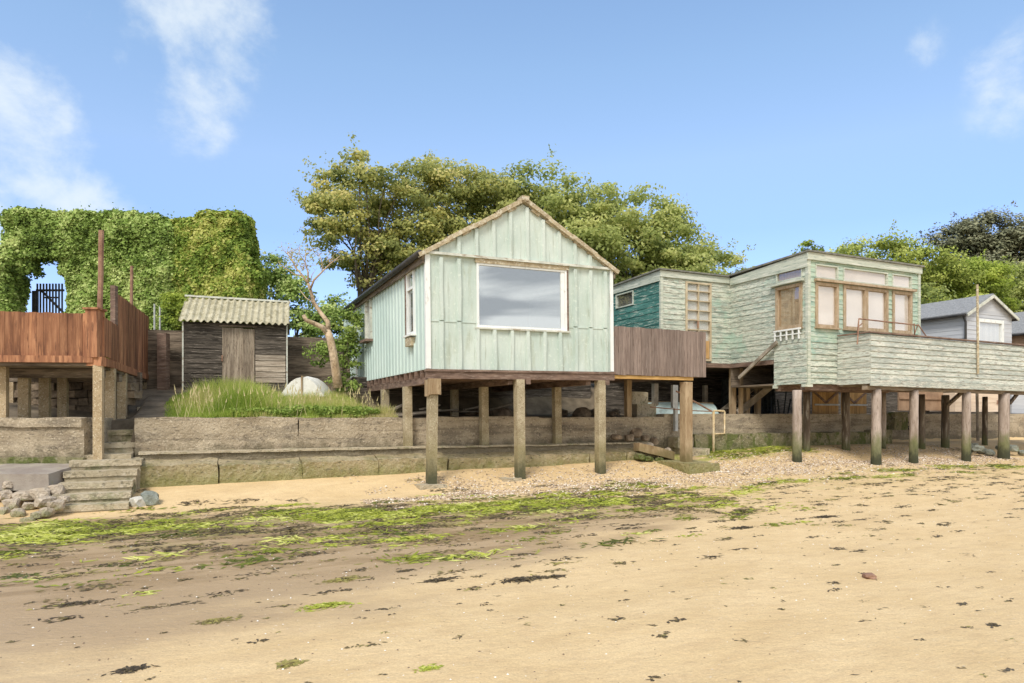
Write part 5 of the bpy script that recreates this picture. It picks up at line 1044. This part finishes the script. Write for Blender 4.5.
# bare tree
bt = thing('bare_tree', 'leafless pale trunk with a sawn stub beside the upturned dinghy', 'tree', WORLD, (wx(337, 17.2), 17.2, 2.1))
Yt = 17.2; B = lambda px, py, dy=0: (wx(px, Yt + dy), Yt + dy, wz(py, Yt + dy))
m = MB(); m.smooth = True; m.tube([B(338, 388), B(336, 372), B(333, 352), B(330, 338), B(327, 330)], [.125, .11, .10, .095, .09], 10, .06)
m.tube([B(328, 334), B(322, 327, -.1), B(313, 323, -.2), B(306, 320, -.3), B(303.5, 315, -.35)], [.08, .07, .06, .055, .05], 8, .06); part('trunk', m, MT['barebark'], bt)
m = MB(); m.smooth = True
def limb(pts, r0, r1): m.tube([B(*p) for p in pts], list(np.linspace(r0, r1, len(pts))), 6, .05)
limb([(328, 331), (328, 322), (320, 312, .1), (314, 303, .1), (311, 292, .1), (308, 283)], .07, .035)
limb([(308, 283), (303, 276), (296, 268), (291, 258), (287, 252)], .035, .01)
limb([(310, 290), (314, 280), (322, 272), (330, 264), (340, 256)], .03, .01)
limb([(308, 283), (308, 272), (305, 262), (306, 250)], .03, .008); limb([(303, 276), (294, 274), (285, 268), (278, 262)], .02, .007)
limb([(322, 272), (322, 262), (318, 252)], .015, .006); limb([(305, 262), (299, 254), (300, 246)], .015, .006); limb([(314, 303), (306, 298), (300, 290)], .02, .008)
for k in range(40):
    x0, y0 = random.choice([(291, 258), (287, 254), (303, 270), (306, 256), (318, 256), (330, 264), (296, 268), (285, 268), (311, 282), (324, 270)]); a = random.uniform(-2.6, -.5); l_ = random.uniform(6, 15)
    limb([(x0, y0), (x0 + l_ * .5 * math.cos(a), y0 + l_ * .5 * math.sin(a)), (x0 + l_ * math.cos(a + .3), y0 + l_ * math.sin(a + .3))], .008, .003)
part('branches', m, MT['barebark'], bt)
P, T = [], []
c = np.array([B(random.gauss(300, 12), random.gauss(258, 8), random.uniform(-.3, .3)) for _ in range(420)]); P, T = leaves(c, RNG.normal(size=c.shape), RNG.uniform(.02, .04, len(c)), np.clip(RNG.normal(.6, .2, len(c)), 0, 1)); leafpart('sparse_leaves', P, T, MT['l_oak'], bt)

# ------------------------------------------------------------------ grass on the bank
def tris(name, A, B_, C_, T, mat_, label, cat, fr, kind='stuff'):
    n = len(A); me = bpy.data.meshes.new(name); P = np.stack([A, B_, C_], 1).reshape(-1, 3); me.vertices.add(3 * n); me.vertices.foreach_set('co', P.astype(np.float32).ravel())
    me.loops.add(3 * n); me.loops.foreach_set('vertex_index', np.arange(3 * n, dtype=np.int32)); me.polygons.add(n); me.polygons.foreach_set('loop_start', np.arange(0, 3 * n, 3, dtype=np.int32)); me.update(calc_edges=True)
    at = me.attributes.new('tint', 'FLOAT', 'POINT'); at.data.foreach_set('value', np.repeat(T, 3).astype(np.float32)); me.materials.append(mat_)
    ob = bpy.data.objects.new(name, me); COL.objects.link(ob); ob.location = (fr.ox, fr.oy, 0); ob.rotation_euler = (0, 0, fr.a); return props(ob, label, cat, None, kind)
n = 34000; u = RNG.uniform(-5.0, -.05, n); v = 1.98 + RNG.uniform(0, 1, n) ** 1.3 * 3.2
keep = ~((u > -.7) & (v > 2.9)); keep &= (u > -5.0 + np.maximum(0, v - 2.2) * .12); u, v = u[keep], v[keep]; n = len(u)
z = np.array([land(a, b) for a, b in zip(u, v)]); nz = np.array([mnoise.noise(Vector((a * 1.1, b * 1.1, 0))) for a, b in zip(u, v)])
edge = np.clip((v - 1.95) / .5, .35, 1) * np.clip((u - np.array([SITE.U(162, b) for b in v])) / .9, 0, 1) ** .6; edge = np.where(edge < .05, 0, edge)
h = (.40 + .30 * nz + RNG.uniform(-.1, .16, n)) * edge; pxg = 512 + F * (SITE.ox + u * SITE.c - v * SITE.s) / (SITE.oy + u * SITE.s + v * SITE.c); h = np.clip(h * np.interp(pxg, [160, 185, 205, 240, 262, 285, 330, 385], [.35, .6, .85, 1.15, .95, .62, .55, .7]), .0, .8); wd = RNG.uniform(.006, .014, n); a = RNG.uniform(0, 6.28, n)
b0 = np.stack([u, v, z - .02], 1); dx = np.stack([np.cos(a) * wd, np.sin(a) * wd, 0 * u], 1); le = np.stack([RNG.normal(0, .3, n) * h, RNG.normal(-.1, .25, n) * h, h], 1)
T = np.clip(.50 + .09 * (u + 3) + .5 * np.array([mnoise.noise(Vector((a_ * .9, b_ * 1.5, 7))) for a_, b_ in zip(u, v)]) + RNG.normal(0, .15, n), 0, 1)
tris('grass', b0 - dx, b0 + dx, b0 + le, T, MT['grass'], 'long green and straw coloured grass on the bank above the sea wall', 'grass', SITE)
n = 150; u = RNG.uniform(-4.5, -.3, n); v = RNG.uniform(2.0, 3.4, n); z = np.array([land(a, b) for a, b in zip(u, v)]); h = RNG.uniform(.35, .65, n); a = RNG.uniform(0, 6.28, n); k = np.array([u_ > SITE.U(172, v_) for u_, v_ in zip(u, v)]); u, v, z, h, a = u[k], v[k], z[k], h[k], a[k]; n = len(u)
b0 = np.stack([u, v, z], 1); dx = np.stack([np.full(n, .006), 0 * u, 0 * u], 1); le = np.stack([np.cos(a) * h * .3, np.sin(a) * h * .2, h], 1); tp = b0 + le
t1, t2 = tp - le * .16 - dx * 2.2, tp - le * .16 + dx * 2.2
tris('seed_stalks', np.concatenate([b0 - dx, t1]), np.concatenate([b0 + dx, t2]), np.concatenate([tp, tp + le * .08]), np.full(2 * n, .97), MT['grass'], 'pale dry seed stalks standing above the bank grass', 'grass', SITE)
n = 5200; u = RNG.uniform(-3.9, -.4, n); v = RNG.uniform(1.96, 2.5, n); k = np.array([mnoise.noise(Vector((a * 1.7, b, 9))) for a, b in zip(u, v)]) > .0; u, v = u[k], v[k]; n = len(u); z = np.array([land(a, b) for a, b in zip(u, v)]) + RNG.uniform(.02, .22, n)
P, TT = leaves(np.stack([u, v, z], 1), RNG.normal(size=(n, 3)) + np.array([0, 0, 1.2]), RNG.uniform(.02, .045, n), np.clip(RNG.normal(.55, .15, n), 0, .94), .7)
ob = bpy.data.objects.new('low_weeds', leafmesh('low_weeds', P, TT, MT['l_elder'], (0, 0, 0))); COL.objects.link(ob); ob.location = (SITE.ox, SITE.oy, 0); ob.rotation_euler = (0, 0, SITE.a); props(ob, 'low grey green leafy weeds along the top edge of the sea wall', 'weeds', None, 'stuff')
# broad leafy weeds in the grass
# a few seed stalks
# ------------------------------------------------------------------ beach cover: pebbles, algae, seaweed
def zarr(u, v): return np.array([ground(a, b) for a, b in zip(u, v)])
n = 30000; u = RNG.uniform(-1.5, 17, n); v = RNG.normal(-.85, .75, n)
pk = np.array([mnoise.noise(Vector((a * .9, b * 1.3, 3))) for a, b in zip(u, v)]); keep = (v < .85) & (v > -3.0) & (pk + RNG.uniform(0, .9, n) * np.clip((u + 1.5) / 4, .35, 1) > .22) & (np.abs(v) < 3)
u, v = u[keep], v[keep]; u2 = RNG.uniform(-9, 14, 3500); v2 = RNG.uniform(-9.5, -1, 3500); small = np.concatenate([np.zeros(len(u)), np.ones(3500)]); u = np.concatenate([u, u2]); v = np.concatenate([v, v2]); n = len(u)
z = zarr(u, v); r = np.where(small > 0, RNG.uniform(.003, .010, n), RNG.uniform(.009, .026, n)); an = RNG.uniform(0, 6.28, n); T = RNG.uniform(0, 1, n); T = np.where(small > 0, np.where(T > .5, 1, .1), T)
oc = []
for k in range(4): ang = an + k * math.pi / 2; rr = r * RNG.uniform(.8, 1.35, n); oc.append(np.stack([u + np.cos(ang) * rr, v + np.sin(ang) * rr, z + r * .1], 1))
tp = np.stack([u + RNG.normal(0, .2, n) * r, v, z + r * RNG.uniform(.5, .95, n)], 1)
A = np.concatenate(oc); Bb = np.concatenate(oc[1:] + oc[:1]); Cc = np.concatenate([tp] * 4)
tris('pebbles', A, Bb, Cc, np.concatenate([T] * 4), MT['pebble'], 'tan and white shingle scattered along the foot of the walls', 'pebbles', SITE)
def strands(cu, cv, cr, cel, cnt, wd, hgt, tint_mu, sprd=.15):
    """ragged strips lying low on the sand round each centre"""
    U_, V_, Hh, A_, L_, T_ = [], [], [], [], [], []
    for a, b, r_, el, k, tm_ in zip(cu, cv, cr, cel, cnt, tint_mu):
        k = int(k); d = RNG.normal(size=(k, 2)) * .45; U_.append(a + d[:, 0] * r_ * el + d[:, 1] * r_ * .2); V_.append(b + d[:, 1] * r_ ); rr = np.sqrt((d ** 2).sum(1)); Hh.append(np.clip(1 - rr, .1, 1) * min(r_, .35) * hgt); A_.append(RNG.normal(0, .9, k)); L_.append(RNG.uniform(.3, 1, k) * min(r_, .4) * .4 + .012); T_.append(np.clip(RNG.normal(tm_, sprd, k), 0, 1))
    U_, V_, Hh, A_, L_, T_ = map(np.concatenate, (U_, V_, Hh, A_, L_, T_)); z = zarr(U_, V_); n = len(U_); w_ = wd * RNG.uniform(.5, 1.4, n)
    c = np.stack([U_, V_, z + Hh * RNG.uniform(.1, 1, n)], 1); dx = np.stack([np.cos(A_) * L_, np.sin(A_) * L_, RNG.uniform(-.35, .35, n) * L_ * np.where(Hh > .01, 1, .2)], 1); dy = np.stack([-np.sin(A_) * w_, np.cos(A_) * w_, RNG.uniform(-.5, .9, n) * w_], 1)
    p0, p1, p2, p3 = c - dx, c + dy, c + dx, c - dy
    for p in (p0, p1, p2, p3): p[:, 2] = np.maximum(p[:, 2], z + .002)
    return np.concatenate([p0, p0]), np.concatenate([p1, p2]), np.concatenate([p2, p3]), np.concatenate([T_, T_])
# algae mats along the weed line
n = 330; cu = np.concatenate([RNG.uniform(-9, 5, 250), RNG.uniform(5, 16, 60), RNG.uniform(7.6, 11, 40)]); cv = np.concatenate([np.where(RNG.uniform(0, 1, 250) < .7, RNG.normal(-2.55, .75, 250) + .5 * (cu[:250] < -2), RNG.uniform(-6, -3, 250)) + .10 * (cu[:250] < -5), RNG.normal(-2.45, .3, 60), RNG.uniform(.35, 1.0, 40)])
cr = RNG.uniform(.08, .30, len(cu)); A, B_, C_, T = strands(cu, cv, cr, RNG.uniform(1.5, 3.2, len(cu)), 12 + cr * 230 * RNG.uniform(.1, 1.3, len(cu)), .012, .09, RNG.normal(.5, .3, len(cu)))
cu2 = np.concatenate([RNG.uniform(-2.6, 3.0, 75), RNG.uniform(-7.5, -4.6, 36)]); cv2 = np.concatenate([RNG.normal(-2.5, .26, 75) - .06 * cu2[:75], RNG.normal(-2.0, .3, 36)]); cr2 = RNG.uniform(.1, .28, 111)
q = strands(cu2, cv2, cr2, RNG.uniform(1.4, 2.6, 111), 24 + cr2 * 520 * RNG.uniform(.3, 1.4, 111), .013, .10, RNG.normal(.6, .18, 111)); A, B_, C_, T = [np.concatenate(x) for x in zip((A, B_, C_, T), q)]
tris('green_algae', A, B_, C_, T, MT['algae'], 'bright green algae strewn along the tide line', 'algae', SITE)
k1, k2, k3 = 420, 330, 190
cu = np.concatenate([RNG.uniform(-9, 4.5, k1), RNG.uniform(-8, 12, k2), RNG.uniform(3, 17, k3)]); cv = np.concatenate([RNG.normal(-2.9, 1.15, k1) + .3 * (cu[:k1] < -2), -3.2 - np.abs(RNG.normal(0, 3.2, k2)), RNG.normal(-3.3, 1.1, k3)])
cr = np.concatenate([RNG.uniform(.03, .22, k1), np.where(cv[k1:k1 + k2] < -7.5, RNG.uniform(.015, .05, k2), np.where(cv[k1:k1 + k2] < -4.5, RNG.uniform(.03, .10, k2), RNG.uniform(.02, .1, k2))), RNG.uniform(.02, .13, k3)]); A, B_, C_, T = strands(cu, cv, cr, RNG.uniform(1.3, 3.5, len(cu)), 8 + cr * 260, .009, .12, RNG.choice([.5, .66, .9], len(cu), p=[.5, .35, .15]))
tris('seaweed', A, B_, C_, T, MT['wrack'], 'dark seaweed scraps strewn over the sand', 'seaweed', SITE)
cu = RNG.uniform(-9, 14, 900); cv = np.concatenate([RNG.uniform(-10.5, -2, 600), RNG.normal(-3.2, 1.2, 300)]); cr = RNG.uniform(.01, .05, 900)
A, B_, C_, T = strands(cu, cv, cr, RNG.uniform(1, 2.5, 900), RNG.integers(3, 9, 900), .006, .1, RNG.choice([.4, .6, .95], 900, p=[.5, .3, .2])); tris('weed_scraps', A, B_, C_, T, MT['wrack'], 'tiny brown weed scraps and grit dotted over the open sand', 'weed scraps', SITE)
# individual weed clumps that stand out in the foreground
def gpt(px, py):
    zz = 0.05
    for _ in range(12):
        Y = (CAMZ - zz) * F / (py - HY); X = wx(px, Y); u, v = site_uv(X, Y); zz = ground(u, v)
    return u, v
for px, py, r_, el, tm_, mt_, lb in (
    (345, 580, .16, 2.2, .8, 'wrack', 'brown and olive seaweed clump with reddish fronds near the middle of the sand'), (325, 606, .16, 2.2, .55, 'algae', 'flat patch of yellow green weed lower left of the centre'),
    (75, 604, .11, 3.0, .3, 'wrack', 'long dark streak of weed on the wet sand at the left'), (215, 621, .10, 2.6, .75, 'wrack', 'olive weed streak below the wet sand'), (290, 664, .09, 1.4, .9, 'wrack', 'small olive weed tuft at the bottom edge left of centre'),
    (130, 670, .09, 2.0, .2, 'wrack', 'dark weed clump at the bottom edge on the left'), (520, 580, .15, 2.8, .25, 'wrack', 'long black weed streak in the middle of the sand'), (552, 577, .10, 2.8, .3, 'wrack', 'thin black weed streak right of the long middle one'),
    (440, 580, .12, 2.4, .3, 'wrack', 'black weed streak left of the long middle one'), (825, 517, .15, 3.2, .2, 'wrack', 'dark weed line on the sand below the round piles'), (742, 528, .13, 3.0, .25, 'wrack', 'dark weed line below the brown deck post'),
    (430, 668, .06, 2.0, .6, 'algae', 'small yellow green frond near the bottom centre'), (310, 652, .0, 1, .5, 'algae', None), (405, 571, .07, 2, .3, 'wrack', 'small dark weed scrap above the middle streaks'), (993, 625, .05, 1.6, .4, 'wrack', 'small weed scrap in the right foreground')):
    if lb is None: continue
    a, b = gpt(px, py); A, B_, C_, T = strands([a], [b], [r_ * .62], [el], [60 + r_ * 900], .008, .2, [tm_ + .12])
    m = MB(); allp = np.stack([A, B_, C_], 1).reshape(-1, 3); m.v = [tuple(x) for x in allp.tolist()]; m.f = [(3 * i, 3 * i + 1, 3 * i + 2) for i in range(len(A))]; m.tint = np.repeat(T, 3)
    solo('seaweed_clump', m, MT[mt_], lb, 'seaweed', SITE, group='weed clumps on the open sand')
a, b = gpt(869, 578); solo('beach_stone', rock(a, b, ground(a, b) + .02, .06, .5, 301), MT['rust'], 'single reddish stone lying on the open sand at the right', 'stone', SITE)
